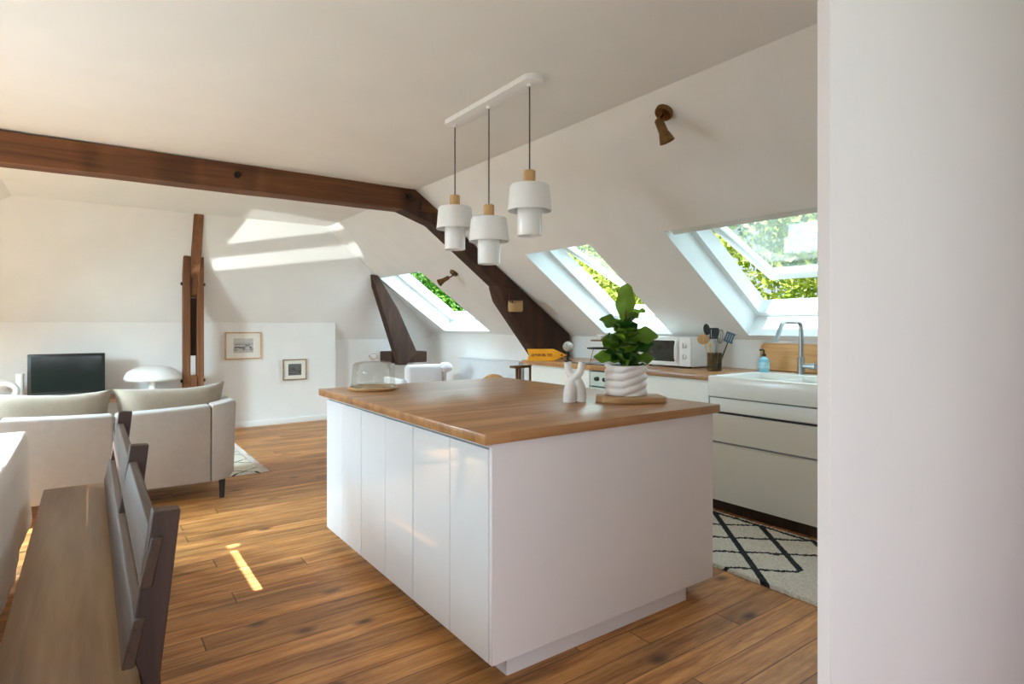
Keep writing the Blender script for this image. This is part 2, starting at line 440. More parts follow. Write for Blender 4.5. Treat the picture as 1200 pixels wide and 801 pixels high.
# left slope: windows outside the frame, daylight side (s from top edge, y negated in local frame)
SL = lambda x: (XL-x)/CA
WL = [(SL(-1.175), SL(-2.15), -3.78, -3.03), (SL(-1.58), SL(-2.55), -5.70, -4.6), (SL(-1.36), SL(-1.92), -2.98, -1.2)]
TL = .12
o = slab_with_holes(MB(), -.1, 2.75, -YF, -YB, TL, WL).build('wall_slope_left', M['wall'], smooth=0)
o.matrix_world = ML; struct(o)
# hip slope at the far end
HK = .5785
hip = MB().prism([(7.4, 2.55), (8.30, 2.55-.90/HK), (8.60, 2.55-.90/HK), (7.7, 2.70), (7.4, 2.70)], 'X', -2.9, 4.6)
hip.clip((XR, 0, ZC), (SA, 0, CA)); hip.clip((XL, 0, ZC), (-SA, 0, CA))
struct(hip.build('wall_slope_far', M['wall'], smooth=0))
struct(MB().box(KX, 4.5, YB, 8.5, 0, 1.19).build('wall_right', M['wall'], smooth=0))
struct(MB().box(-2.85, KXL, YB, 8.5, 0, 1.08).build('wall_left', M['wall'], smooth=0))
struct(MB().box(KXL, 2.78, 8.1, 8.5, 0, 1.335).build('wall_far', M['wall'], smooth=0))
struct(MB().box(2.78, KX, 8.24, 8.5, 0, 1.10).build('wall_recess', M['wall'], smooth=0))
struct(MB().box(1.06, 2.785, 8.085, 8.1, 0, .075, .004).build('baseboard_far', M['trimw']))
# back wall behind the camera with a glazed door
bw = MB()
for a in ((KXL, -1.2, 0, 2.6), (1.7, KX, 0, 2.6), (-1.2, 1.7, 2.25, 2.6)): bw.box(a[0], a[1], YB-.1, YB, a[2], a[3])
struct(bw.build('wall_back', M['wall_pink'], smooth=0))
d = MB()
for a in ((-1.2, -1.12, 0, 2.25), (1.62, 1.7, 0, 2.25), (.2, .3, .08, 2.17), (-1.12, 1.62, 2.17, 2.25), (-1.12, 1.62, 0, .08)): d.box(a[0], a[1], YB-.08, YB-.02, a[2], a[3])
dd = struct(d.build('door_1', M['trimw'], smooth=0))
MB().box(-1.12, 1.62, YB-.055, YB-.045, .08, 2.17).build('pane', M['pane'], dd)
# near partition at the right of the frame
struct(MB().prism([(1.235, 0), (KX, 0), (KX, 1.18), (XR, ZC), (1.235, ZC)], 'Y', .6, .628, .0015, 1).build('wall_partition', M['wall_pink']))
# white corner trim on the hip
struct(MB().cyl((XR, 7.38, 2.55), (3.30, 7.742, 1.955), .022, n=10).build('trim_1', M['trimw']))
# outdoors
struct(MB().box(-40, 60, -30, 60, -3.3, -3.2).build('ground', M['grass'], smooth=0))

# ------------------------------------------------------------------ skylights
def skylight(idx, mtx, h, t, open_deg, bar=True, w=.05, sash_on=True):
    s0, s1, y0, y1 = h
    fr = MB(); n0, n1 = t-.07, t+.06
    fr.box(s0, s0+w, y0, y1, n0, n1); fr.box(s1-w, s1, y0, y1, n0, n1)
    fr.box(s0+w, s1-w, y0, y0+w, n0, n1); fr.box(s0+w, s1-w, y1-w, y1, n0, n1)
    o = fr.build('window_%d' % idx, M['reveal'], smooth=0); o.matrix_world = mtx; struct(o)
    lin_ = MB(); e = .004
    lin_.box(s0-.0, s0+e, y0, y1, .0, n0); lin_.box(s1-e, s1, y0, y1, 0, n0)
    lin_.box(s0+e, s1-e, y0, y0+e, 0, n0); lin_.box(s0+e, s1-e, y1-e, y1, 0, n0)
    lin_.build('reveal_lining', M['reveal'], o, smooth=0)
    if not sash_on: return o
    # sash, hinged along the top edge
    a = math.radians(open_deg)
    L = s1-s0-2*w-.01; W = y1-y0-2*w-.01; q = .085
    hm = Matrix.Translation((s0+w+.005, y0+w+.005, t+.0)) @ Matrix.Rotation(-a, 4, 'Y')
    sm = MB(); d0, d1 = -.005, .05
    sm.box(0, q, 0, W, d0, d1, .006); sm.box(L-q*1.15, L, 0, W, d0, d1, .006)
    sm.box(q, L-q*1.15, 0, q*.8, d0, d1, .006); sm.box(q, L-q*1.15, W-q*.8, W, d0, d1, .006)
    sash = sm.build('sash', M['reveal'], o); sash.matrix_local = hm
    MB().box(q-.01, L-q*1.15+.01, q*.8-.01, W-q*.8+.01, .022, .028).build('pane', M['pane'], sash, smooth=0)
    if bar:
        b = MB(); b.box(s0+.008, s0+(.072 if idx == 3 else .03), y0+.03, y1-.03, .02, .075, .008, 3)
        b.build('blind_box', M['greyblind'], o)
    return o
skylight(1, MR, WR[0], TR, 26)
skylight(2, MR, WR[1], TR, 12)
skylight(3, MR, WR[2], TR, 12)
w4 = skylight(4, ML, WL[0], TL, 0, False, .008, False)
w5 = skylight(5, ML, WL[1], TL, 0, False)
MB().box(1.93, 1.99, -5.66, -4.65, TL+.0, TL+.05).build('transom', M['reveal'], w5, smooth=0)  # added bar, casts the dark band across the hip light patch
w6 = skylight(6, ML, WL[2], TL, 0, False)
SB = lambda x: SL(x)
MB().box(SL(-1.222), SL(-1.385), -3.77, -3.04, .03, .05).build('blind', M['trimw'], w4, smooth=0)  # unseen strip added to narrow the sun to a slit

# ------------------------------------------------------------------ timber frame
def waver(o, amp=.006, sc=3.0):
    for v in o.data.vertices:
        v.co += Vector(noise.noise_vector(v.co*sc))*amp
YT0, YT1 = 4.92, 5.10
def long_box(mb, x0, x1, y0, y1, z0, z1, n, axis='X'):
    # box cut into slices so that the timber can waver
    for i in range(n):
        a, b = x0+(x1-x0)*i/n, x0+(x1-x0)*(i+1)/n
        mb.box(a, b, y0, y1, z0, z1)
    bmesh.ops.remove_doubles(mb.bm, verts=mb.bm.verts[:], dist=1e-5)
    kill = [f for f in mb.bm.faces if 0]
    return mb
TO = Vector((4.1, 5.0, 0))
tr = thing('roof_truss', 'dark timber roof truss whose long beam crosses the room and ends at the counter', 'beam', TO)
m = MB(); long_box(m, -1.75, 1.80, 0, YT1-YT0, 0, .197, 24); m.clip((XR-1.0, 0, ZC-2.35-.012), (SA, 0, CA))
ob = m.build('tie_beam', M['beam'], tr, smooth=30, loc=Vector((1.0, YT0, 2.35))-TO)
for v in ob.data.vertices:
    v.co += Vector(noise.noise_vector(v.co*2.5+Vector((3, 1, 2))))*.006
    v.co.z += .008*(v.co.x/1.5)
for x, z in ((-.075, .11), (1.375, .13)):
    MB().cyl((x, .004, z), (x, -.022, z), .028, .024, 8).build('bolt', M['iron'], ob)
rz = lambda x, off=0: ZC-K*(x-XR)-off
MB().prism([(2.30, 2.36), (2.50, rz(2.50)-.004), (4.32, rz(4.32)-.004), (4.32, rz(4.32)-.22), (2.62, rz(2.62)-.17)], 'Y', YT0, YT1, .008, 1).build('rafter', M['beamd'], tr, loc=-TO)
st = MB().prism([(3.36, 1.70), (3.64, 1.68), (4.30, 1.0), (4.33, .955), (3.90, .955), (3.41, 1.55)], 'Y', YT0-.012, YT1+.012, .01, 1)
st.build('strut', M['beamd'], tr, loc=-TO)
MB().prism([(3.87, .954), (4.25, .954), (4.25, 0.0), (3.95, 0)], 'Y', YT0+.03, YT1-.01, .01, 1).build('foot_post', M['beamd'], tr, loc=-TO)
MB().prism([(XL+.12, 2.36), (XL-.05, 2.49), (-2.3, 2.55-K*1.69-.02), (-2.3, 2.55-K*1.69-.2), (XL-.1, 2.34)], 'Y', YT0, YT1, .008, 1).build('rafter', M['beamd'], tr, loc=-TO)
# post in front of the far wall
hp = thing('timber_post', 'brown double timber post with bolted leaning brace in front of the far wall', 'post', (.975, 7.72, 0))
MB().box(-.105, -.03, -.06, .06, 0, 2.12, .008, 1).build('plank', M['beamz'], hp)
MB().box(.035, .108, -.06, .06, 0, 2.10, .008, 1).build('plank', M['beamz'], hp)
MB().prism([(-.33, 2.545), (-.20, 2.545), (.075, 1.90), (.04, 1.62), (-.03, 1.66), (-.03, 1.84)], 'X', -.03, .07, .008, 1).build('brace', M['beamz'], hp)
MB().box(-.03, .036, -.075, .05, .53, .72, .006, 1).build('spacer_block', M['beamz'], hp)
MB().box(-.028, .034, .0, .05, .95, 1.62, .006, 1).build('tenon', M['beamd'], hp)
for x0 in (-.105, .108):
    sg = -1 if x0 < 0 else 1
    for z in (1.78, .66):
        MB().cyl((x0, 0, z), (x0+.02*sg, 0, z), .022, .016, 8).build('bolt', M['iron'], hp)
# far right strut with its pad
fs = thing('timber_strut', 'dark slanting timber strut below the hip in the far right corner', 'beam', (3.5, 7.75, 0))
MB().prism([(-.361, 2.0), (-.26, 1.99), (.03, 1.55), (.34, .90), (.16, .74), (.04, .74), (.04, .80)], 'Y', -.07, .07, .008, 1).build('timber', M['beamd'], fs)
MB().box(.0, .56, .071, .487, .76, .92, .008, 1).build('pad', M['beamd'], fs)

# ------------------------------------------------------------------ kitchen island
def cabinet_island(y0, y1, split, label):
    t = thing('base_cabinet', label, 'cabinet', (1.17, y0, 0), 0, None)
    MB().box(.0205, .60, 0, y1-y0, .08, .878, .001, 1).build('carcass', M['gapgrey'], t, smooth=0)
    MB().box(.003, .02, .0005, y1-y0-.0005, .860, .878).build('top_rail', M['lacq'], t, smooth=0)
    for a, b in ((0, split-y0), (split-y0, y1-y0)):
        MB().box(0, .019, a+.0016, b-.0016, .08, .853, .0012, 1).build('door', M['lacq'], t)
    return t
near_cab = cabinet_island(1.775, 2.387, 2.058, 'white gloss island cabinet with two narrow doors nearest the front corner')
cabinet_island(2.390, 3.000, 2.69, 'white gloss island cabinet in the middle of the long side, beside dark gap')
cabinet_island(3.002, 3.56, 3.28, 'white gloss island cabinet at the far end by the glass dome')
MB().box(0, 1.29, -.02, -.002, .08, .878, .0012, 1).build('end_panel', M['matte'], near_cab)
ib = thing('island_back_unit', 'white island back units facing the kitchen counter', 'cabinet', (1.772, 1.775, 0))
MB().box(0, .66, 0, 1.785, .08, .878, .001, 1).build('carcass', M['matte'], ib, smooth=0)
for k in range(3):
    MB().box(.661, .68, .002+k*.595, .593+k*.595, .08, .86, .0012, 1).build('door', M['lacq'], ib)
pl = MB().box(1.26, 2.30, 1.79, 1.808, 0, .08).box(1.26, 1.278, 1.81, 3.50, 0, .08).box(2.282, 2.30, 1.81, 3.50, 0, .08)
tag(pl.build('plinth', M['matte'], smooth=0), 'recessed white plinth under the kitchen island', 'plinth')
wt = MB().box(1.128, 2.49, 1.735, 3.585, .8785, .918, .003, 2).build('worktop', M['worktop'])
tag(wt, 'large oiled oak worktop covering the white kitchen island', 'worktop')

# ------------------------------------------------------------------ counter along the right wall
CT = .95; CX = 3.57
def counter_cab(y0, y1, label, fronts, mat='cream'):
    t = thing('counter_cabinet', label, 'cabinet', (CX, y0, 0))
    W = y1-y0
    MB().box(.025, .74, 0, W, .10, .909, .001, 1).build('carcass', M['cream'], t, smooth=0)
    MB().box(.06, .075, 0, W, 0, .099).build('plinth', M['beamd'], t, smooth=0)
    for nm, z0, z1 in fronts:
        f = MB().box(.006, .024, .002, W-.002, z0, z1, .002, 1).build(nm, M[mat], t)
        if nm in ('drawer', 'door'):
            MB().box(.010, .0235, .004, W-.004, z1+.0005, z1+.009, .001, 1).build('finger_pull', M['cream'], f)
    return t
counter_cab(3.815, 4.66, 'cream base cabinet at the far end of the counter below the yellow sign', [('drawer', .69, .895), ('drawer', .40, .675), ('drawer', .10, .385)])
counter_cab(2.585, 3.20, 'cream base cabinet below the microwave, left of the sink', [('drawer', .69, .895), ('drawer', .40, .675), ('drawer', .10, .385)])
sc_ = thing('sink_cabinet', 'cream cabinet with two wide drawers under the white farmhouse sink', 'cabinet', (CX, 1.765, 0))
MB().box(.025, .74, 0, .815, .10, .795, .001, 1).build('carcass', M['cream'], sc_, smooth=0)
MB().box(.05, .065, -.1, .815, 0, .099).build('plinth', M['beamd'], sc_, smooth=0)
MB().box(.006, .024, .002, .813, .703, .795, .002, 1).build('front_strip', M['cream'], sc_)
for z0, z1 in ((.494, .685), (.082, .478)):
    f = MB().prism([(.0, z0), (.024, z0), (.024, z1), (.012, z1), (.0, z1-.012)], 'Y', .002, .813).build('drawer', M['cream'], sc_, smooth=0)
    MB().box(.019, .0245, .004, .811, z1+.0005, z1+.014).build('finger_pull', M['dark'] if z0 > .3 else M['gapgrey'], f, smooth=0)  # dark strips paint the shade in the gaps above the drawers
ec = thing('counter_cabinet', 'cream end cabinet right of the sink, mostly hidden by the partition', 'cabinet', (CX, .70, 0))
MB().box(.025, .74, 0, 1.055, .10, .909, .001, 1).build('carcass', M['cream'], ec, smooth=0)
MB().box(.006, .024, .002, 1.053, .10, .895, .002, 1).build('door', M['cream'], ec)
MB().box(.06, .075, 0, .94, 0, .099).build('plinth', M['beamd'], ec, smooth=0)
# oven
ov = thing('oven', 'pale built-in oven with dark handle under the hob, mostly behind the plant pot', 'oven', (CX, 3.205, 0))
MB().box(.03, .6, .004, .601, .10, .905, .001, 1).build('body', M['dark'], ov, smooth=0)
MB().box(.0, .028, .006, .599, .775, .90, .003, 1).build('control_panel', M['oven'], ov)
dr = MB().box(.0, .028, .006, .599, .20, .765, .003, 1).build('door', M['oven'], ov)
MB().box(-.004, 0, .07, .535, .29, .66).build('door_window', M['screen'], dr)
hm = MB().cyl((-.045, .05, .725), (-.045, .555, .725), .011, n=12)
for y in (.08, .525): hm.cyl((-.045, y, .725), (0, y, .725), .008, n=10)
hm.build('handle', M['black'], dr)
for y in (.10, .2, .4, .5):
    MB().cyl((0, y, .84), (-.03, y, .84), .02, .017, 16).build('knob', M['black'], ov)
# counter worktop (with the cut for the sink)
cw = MB().box(CX-.005, KX-.004, 2.585, 4.80, .9105, CT, .003, 2)
cw.box(4.235, KX-.004, 1.76, 2.585, .9105, CT, .002, 1).box(CX-.005, KX-.004, .70, 1.76, .9105, CT, .003, 2)
tag(cw.build('counter_worktop', M['worktopy']), 'long oak worktop of the wall counter behind the island', 'worktop')
# hob
hb = thing('hob', 'black glass hob set in the counter under the tiered stand', 'hob', (3.66, 3.56, CT+.0005))
MB().box(0, .50, 0, .58, 0, .006, .002, 1).build('glass_top', M['screen'], hb)
for x, y, r in ((.13, .15, .085), (.13, .43, .07), (.37, .15, .07), (.37, .43, .1)):
    MB().lathe([(r, 0), (r, .0006), (r-.006, .0006), (r-.006, 0)], 32, (x, y, .0062), cap=False).build('cooking_ring', M['stone'], hb)
# farmhouse sink
sk = thing('farmhouse_sink', 'white ceramic farmhouse sink with deep apron under the open skylight', 'sink', (3.53, 1.768, .808))
def sink_mesh():
    mb = MB(); X1, Y1, H = .70, .812, .142
    def rr(x0, x1, y0, y1, r, n=6):
        P = []
        for cx, cy, a in ((x1-r, y1-r, 0), (x0+r, y1-r, 90), (x0+r, y0+r, 180), (x1-r, y0+r, 270)):
            for i in range(n+1):
                t = math.radians(a+90*i/n); P.append((cx+r*math.cos(t), cy+r*math.sin(t)))
        return P
    loops = []
    def loop(P, z): loops.append([mb.bm.verts.new((x, y, z)) for x, y in P])
    loop(rr(.006, X1-.006, .006, Y1-.006, .04), 0); loop(rr(0, X1, 0, Y1, .045), .008)
    loop(rr(0, X1, 0, Y1, .045), H-.01); loop(rr(.003, X1-.003, .003, Y1-.003, .044), H-.003); loop(rr(.01, X1-.01, .01, Y1-.01, .04), H)
    loop(rr(.035, X1-.13, .035, Y1-.035, .05), H); loop(rr(.045, X1-.14, .045, Y1-.045, .05), H-.012)
    loop(rr(.06, X1-.155, .06, Y1-.06, .05), .03); loop(rr(.10, X1-.19, .10, Y1-.10, .03), .018)
    for a, b in zip(loops, loops[1:]):
        n = len(a)
        for i in range(n): mb.bm.faces.new((a[i], a[(i+1) % n], b[(i+1) % n], b[i]))
    mb.bm.faces.new(loops[0][::-1]); mb.bm.faces.new(loops[-1])
    return mb
sink_mesh().build('basin', M['fireclay'], sk)
MB().box(.055, .545, .40, .42, .03, .125, .008, 3).build('divider', M['ceramic'], sk)
for y in (.22, .6): MB().lathe([(.0, 0), (.03, 0), (.032, .003), (.02, .004), (0, .002)], 24, (.30, y, .0185), cap=False).build('drain', M['steel'], sk)
# faucet
fc = thing('kitchen_faucet', 'brushed steel kitchen faucet with bent spout behind the sink', 'faucet', (4.17, 2.235, CT))
MB().lathe([(.027, 0), (.027, .005), (.025, .01), (.025, .115), (.022, .12), (.022, .0)], 24, cap=False).build('body', M['steel'], fc)
MB().tube([(0, 0, .11), (0, 0, .33), (-.012, 0, .362), (-.045, 0, .378), (-.09, .0, .378), (-.20, .0, .378), (-.235, 0, .372), (-.262, 0, .345), (-.33, 0, .245)], .0155, 14, sub=5).build('spout', M['steel'], fc)
hd = MB().cyl((0, -.02, .06), (0, -.075, .06), .018, n=20)
hd.cyl((0, -.075, .06), (0, -.105, .062), .024, n=20)
hd.build('lever', M['steel'], fc)
# chopping board leaning on the wall
cb = thing('chopping_board', 'large pale wooden chopping board leaning on the wall behind the faucet', 'chopping board', (4.285, 2.155, CT+.004))
ct = []
def rrect(x0, x1, y0, y1, r, n=5):
    P = []
    for cx, cy, a in ((x1-r, y1-r, 0), (x0+r, y1-r, 90), (x0+r, y0+r, 180), (x1-r, y0+r, 270)):
        for i in range(n+1):
            t = math.radians(a+90*i/n); P.append((cx+r*math.cos(t), cy+r*math.sin(t)))
    return P
b = MB().prism(rrect(.0, .485, .0, .212, .028), 'X', 0, .02, .003, 1).prism([(-.06, .075), (0.004, .07), (0.004, .14), (-.06, .135)], 'X', .0005, .0195, .006, 2)
ob = b.build('board', M['bamboo'], cb); ob.rotation_euler = (0, math.radians(10), 0)
# soap
sp = thing('soap_bottle', 'clear bottle of blue hand soap with black pump beside the faucet', 'soap bottle', (4.13, 2.50, CT))
MB().lathe([(0, .001), (.034, 0), (.039, .006), (.040, .08), (.036, .1), (.018, .112), (.014, .118), (0, .118)], 28, cap=False).build('bottle', M['blueliq'], sp)
MB().lathe([(0, .1185), (.016, .1185), (.016, .136), (.007, .14), (.006, .165), (0, .165)], 20, cap=False).tube([(0, 0, .163), (-.012, .004, .17), (-.034, .012, .166)], .007, 10).build('pump', M['black'], sp)
MB().lathe([(.0405, .03), (.0408, .03), (.0408, .075), (.0405, .075)], 28, cap=False).build('paper_label', plain('label_blue', lin(170, 214, 226), .5, var=.15, nscale=40), sp)
# microwave
mw = thing('microwave', 'white microwave with dark window and two dials on the counter', 'microwave', (3.95, 3.03, CT))
MB().box(.02, .32, 0, .50, .012, .255, .006, 2).build('body', M['white'], mw)
MB().box(.004, .0195, .004, .115, .016, .251, .003, 1).build('control_panel', M['white'], mw)
md = MB().box(0, .0195, .118, .496, .016, .251, .004, 2).build('door', M['white'], mw)
MB().prism(rrect(.155, .47, .05, .225, .012), 'X', -.0015, 0.0).build('door_window', M['screen'], md)
MB().tube([(0.0, .135, .045), (-.022, .133, .075), (-.028, .132, .13), (-.022, .133, .19), (0.0, .135, .225)], .009, 10, sub=4).build('handle', M['white'], md)
for z in (.185, .095):
    kb = MB().cyl((.004, .06, z), (-.016, .06, z), .024, .021, 24).build('dial', M['white'], mw)
    MB().box(-.020, -.016, .057, .063, z-.019, z+.019).build('dial_grip', M['stone'], kb)
for x, y in ((.05, .04), (.05, .46), (.28, .04), (.28, .46)): MB().cyl((x, y, 0), (x, y, .0118), .012, n=12).build('foot', M['black'], mw)
# utensil jar
UX, UY = 3.93, 2.79
uj = MB().lathe([(0, 0), (.050, 0), (.055, .004), (.057, .14), (.0535, .14), (.051, .012), (0, .010)], 32, cap=False).build('utensil_jar', M['amber'])
uj.location = (UX, UY, CT+.0005); tag(uj, 'smoky amber glass jar holding kitchen utensils beside the microwave', 'jar')
Rv = Vector((.8126, -.5828, 0)); Tv = Vector((-.5828, -.8126, 0))   # right / towards the viewer
def utensil(name, label, cat, off, lean, L, handle_mat, head):
    base = Vector((UX, UY, CT+.013))+Rv*off[0]+Tv*off[1]
    t = thing(name, label, cat, base)
    d = (Rv*lean[0]+Tv*lean[1]+Vector((0, 0, 1))).normalized()
    MB().tube([(0, 0, 0), d*L*.5, d*L], [.0065, .0055, .0045], 10).build('handle', handle_mat, t)
    q = d.to_track_quat('Z', 'Y').to_matrix().to_4x4()
    face = Tv-d*Tv.dot(d); face.normalize(); side = d.cross(face)
    mt = Matrix.Identity(4)
    for i in range(3): mt[i][0], mt[i][1], mt[i][2], mt[i][3] = side[i], face[i], d[i], d[i]*L
    head(mt, t); return t
def h_ladle(mat, w=.034, hgt=.05):
    return lambda mt, t: MB().sphere((0, 0, 0), 1, 20, (.001, .001, .001)).build('head', mat, t) if 0 else _oval(mt, t, mat, w, hgt)
def _oval(mt, t, mat, w, hgt):
    mb = MB(); bmesh.ops.create_uvsphere(mb.bm, u_segments=20, v_segments=12, radius=1, matrix=mt @ Matrix.Translation((0, 0, hgt*.9)) @ Matrix.Diagonal((w, .008, hgt, 1)))
    return mb.build('head', mat, t)
def h_spat(mat, w=.03, hgt=.08, slots=True):
    def f(mt, t):
        mb = MB()
        if slots:
            for i in range(4):
                x = -w+2*w*i/4; mb.box(x, x+w*.36, -.002, .002, .012, hgt-.012, mtx=mt)
            mb.box(-w, w, -.002, .002, 0, .013, .0, mtx=mt); mb.box(-w, w, -.002, .002, hgt-.013, hgt, mtx=mt)
        else: mb.prism([(-w*.5, 0), (w*.5, 0), (w, hgt*.4), (w, hgt), (-w, hgt), (-w, hgt*.4)], 'Y', -.002, .002); [setattr(v, 'co', mt @ v.co) for v in mb.bm.verts]
        mb.build('head', mat, t)
    return f
def h_whisk(mat):
    def f(mt, t):
        mb = MB()
        for k in range(5):
            a = PI*k/5; pts = []
            for i in range(13):
                u = PI*i/12; r = .026*math.sin(u)**.8 if 0 < i < 12 else 0
                sgn = 1
                zz = .11*i/12
                pts.append(mt @ Vector((math.cos(a)*.026*math.sin(2*PI*i/12), math.sin(a)*.026*math.sin(2*PI*i/12), .055*(1-math.cos(2*PI*i/12)))))
            mb.tube(pts, .0014, 6, closed=False)
        mb.build('wires', mat, t)
    return f
blk = M['rubber']
utensil('wooden_spoon', 'round wooden spoon leaning left in the utensil jar against the microwave', 'spoon', (-.02, -.02), (-.20, -.12), .20, M['oak'], lambda mt, t: _oval(mt, t, M['oak'], .052, .042))
utensil('serving_spoon', 'black serving spoon leaning left, tallest in the utensil jar', 'spoon', (-.012, .004), (-.16, .0), .27, M['steel'], lambda mt, t: _oval(mt, t, blk, .026, .045))
utensil('spatula', 'black slotted spatula upright in the middle of the utensil jar', 'spatula', (-.003, .012), (-.03, .03), .235, M['steel'], h_spat(blk, .034, .085))
utensil('spatula', 'black spatula just right of centre in the utensil jar', 'spatula', (.006, -.012), (.04, -.03), .245, M['steel'], h_spat(blk, .026, .07, False))
utensil('whisk', 'wire whisk leaning right in the utensil jar', 'whisk', (.012, .0), (.13, .02), .20, M['steel'], h_whisk(blk))
utensil('slotted_turner', 'dark grey-blue turner leaning furthest right in the utensil jar', 'spatula', (.022, .008), (.36, .05), .22, blk, h_spat(plain('slate_nylon', lin(56, 84, 98), .5), .036, .08))
utensil('wooden_stick', 'pale wooden handle leaning left inside the utensil jar', 'utensil', (-.024, .014), (-.10, .02), .17, M['oak'], lambda mt, t: _oval(mt, t, M['oak'], .012, .02))
# tiered stand
ts = thing('tiered_stand', 'two-tier wood and black wire stand on the counter behind the plant', 'stand', (3.87, 3.93, CT+.0065))
MB().lathe([(0, .128), (.155, .128), (.16, .131), (.16, .138), (.155, .14), (0, .14)], 36, cap=False).build('lower_tray', M['iron'], ts)
MB().lathe([(0, .20), (.125, .20), (.128, .204), (.126, .212), (0, .212)], 36, cap=False).build('upper_tray', M['tvwood'], ts)
MB().cyl((0, 0, .14), (0, 0, .2), .008, n=10).build('spindle', M['iron'], ts)
for k in range(3):
    a = math.radians(20+120*k)
    MB().tube([(.10*math.cos(a), .10*math.sin(a), .129), (.13*math.cos(a), .13*math.sin(a), 0.003)], .0035, 8).build('leg', M['brass'], ts)
bowl = MB().lathe([(0, 0), (.02, 0), (.036, .02), (.040, .045), (.036, .046), (.03, .02), (0, .008)], 24, cap=False)
b0 = bowl.build('small_bowl', M['ceramic']); b0.location = Vector((3.87, 3.93, CT+.2195))+Rv*(-.035)
tag(b0, 'small white bowl on the upper tray of the tiered stand, left one', 'bowl', None)
b1 = b0.copy(); COL.objects.link(b1); b1.location = Vector((3.87, 3.93, CT+.2195))+Rv*(.062); b1['label'] = 'small white bowl on the upper tray of the tiered stand, right one'
# globe ornament
gl = thing('globe_ornament', 'grey speckled stone globe on a short stem behind the sign tip', 'ornament', (3.80, 4.36, CT))
MB().sphere((0, 0, .145), .05, 28).build('globe', M['stone'], gl)
MB().lathe([(0, 0), (.04, 0), (.04, .008), (.01, .014), (.008, .1), (0, .1)], 20, cap=False).build('stem', M['iron'], gl)
# yellow arrow sign
yaw = math.atan(495/690)
sg = thing('arrow_sign', 'yellow wooden arrow sign with brown lettering standing on the counter end', 'sign', (3.64, 4.54, CT+.001), -yaw)
sp_ = MB().prism([(-.165, 0), (.10, 0), (.232, .055), (.225, .062), (.10, .118), (-.165, .118), (-.145, .059)], 'Y', -.009, .009, .003, 1)
sp_.build('board', M['yellow'], sg)
tc = bpy.data.curves.new('lettering', 'FONT'); tc.body = 'LE BOIS DEL TITE'; tc.size = .034; tc.extrude = .0006; tc.offset = .0012; tc.align_x = 'CENTER'
tmp = bpy.data.objects.new('lettering', tc); COL.objects.link(tmp)
bpy.context.view_layer.update()
tm = bpy.data.meshes.new_from_object(tmp.evaluated_get(bpy.context.evaluated_depsgraph_get()))
bpy.data.objects.remove(tmp)
tx = max(v.co.x for v in tm.vertices)-min(v.co.x for v in tm.vertices)
for v in tm.vertices: v.co.x *= .205/tx
tm.materials.append(M['signink'])
lo = bpy.data.objects.new('lettering', tm); COL.objects.link(lo); lo.parent = sg
lo.location = (-.018, -.0096, .047); lo.rotation_euler = (PI/2, 0, 0)
MB().cyl((.178, -.0085, .058), (.178, -.0115, .058), .009, n=14).build('screw', M['signink'], sg)
# small wooden stand left of the counter
ws = thing('wooden_stand', 'narrow brown wooden stand at the far end of the wall counter', 'table', (3.49, 4.83, 0))
MB().box(0, .30, 0, .08, .865, .89, .003, 1).build('top', M['tvwood'], ws)
for x in (.085, .26):
    for y in (.01, .055): MB().box(x-.016, x+.016, y, y+.02, 0, .8645, .003, 1).build('leg', M['tvwood'], ws)
# radiator
rd = thing('radiator', 'white panel radiator on the low right wall under the far skylight', 'radiator', (KX-.09, 5.80, .16))
m = MB().box(0, .012, 0, 1.42, 0, .69, .004, 2)
for k in range(0): m.box(-.006, .0, .03+k*.049, .055+k*.049, .04, .65, .003, 1)
m.build('front_panel', M['radiator'], rd)
MB().box(.012, .07, .01, 1.41, .01, .68, .004, 1).build('body', M['radiator'], rd)
MB().box(-.004, .076, -.004, 1.424, .69, .70, .002, 1).build('top_grille', M['radiator'], rd)
for y in (.1, 1.32): MB().cyl((.04, y, -.16), (.04, y, .012), .009, n=12).build('pipe', M['radiator'], rd)
for y in (.2, 1.2): MB().box(.07, .089, y, y+.04, .1, .6).build('bracket', M['radiator'], rd)
# white armchair
ac = thing('armchair', 'white covered armchair with rounded armrest behind the far side of the island', 'armchair', (3.24, 6.75, 0))
MB().box(0, .50, 0, .14, .10, .80, .05, 4).build('backrest', M['armchair'], ac)
MB().box(.02, .48, .14, .62, .12, .42, .04, 3).build('seat', M['armchair'], ac)
a_ = MB().lathe([(0, 0), (.05, .0), (.085, .02), (.10, .06), (.085, .1), (.05, .12), (0, .13)], 24, (.56, .06, .69), cap=False)
a_.box(.52, .575, .03, .60, .10, .70, .02, 3); a_.build('armrest', M['armchair'], ac)
MB().box(-.07, -.005, .03, .60, .10, .62, .02, 3).build('armrest', M['armchair'], ac)
for x in (.05, .45):
    for y in (.06, .56): MB().cyl((x, y, .0), (x, y, .125), .014, .018, 12).build('leg', M['oak'], ac)
# pale wooden chair behind the island
wc = thing('dining_chair', 'pale wooden chair, rounded backrest just showing above the far island corner', 'chair', (2.72, 4.05, 0), -.5)
MB().prism([(x*.14, .785+.115*max(0, math.cos(x*PI/2))**.6) for x in [-1+.1*i for i in range(21)]]+[(.14, .72), (-.14, .72)], 'Y', -.012, .012, .005, 2).build('backrest', M['oak'], wc)
MB().box(-.2, .2, .0, .40, .43, .455, .012, 3).build('seat', M['oak'], wc)
for x in (-.16, .16):
    MB().tube([(x, .02, 0), (x, .012, .45), (x*.9, 0, .76)], .014, 10).build('leg', M['oak'], wc)
    MB().tube([(x*1.1, .38, 0), (x, .36, .435)], .014, 10).build('leg', M['oak'], wc)
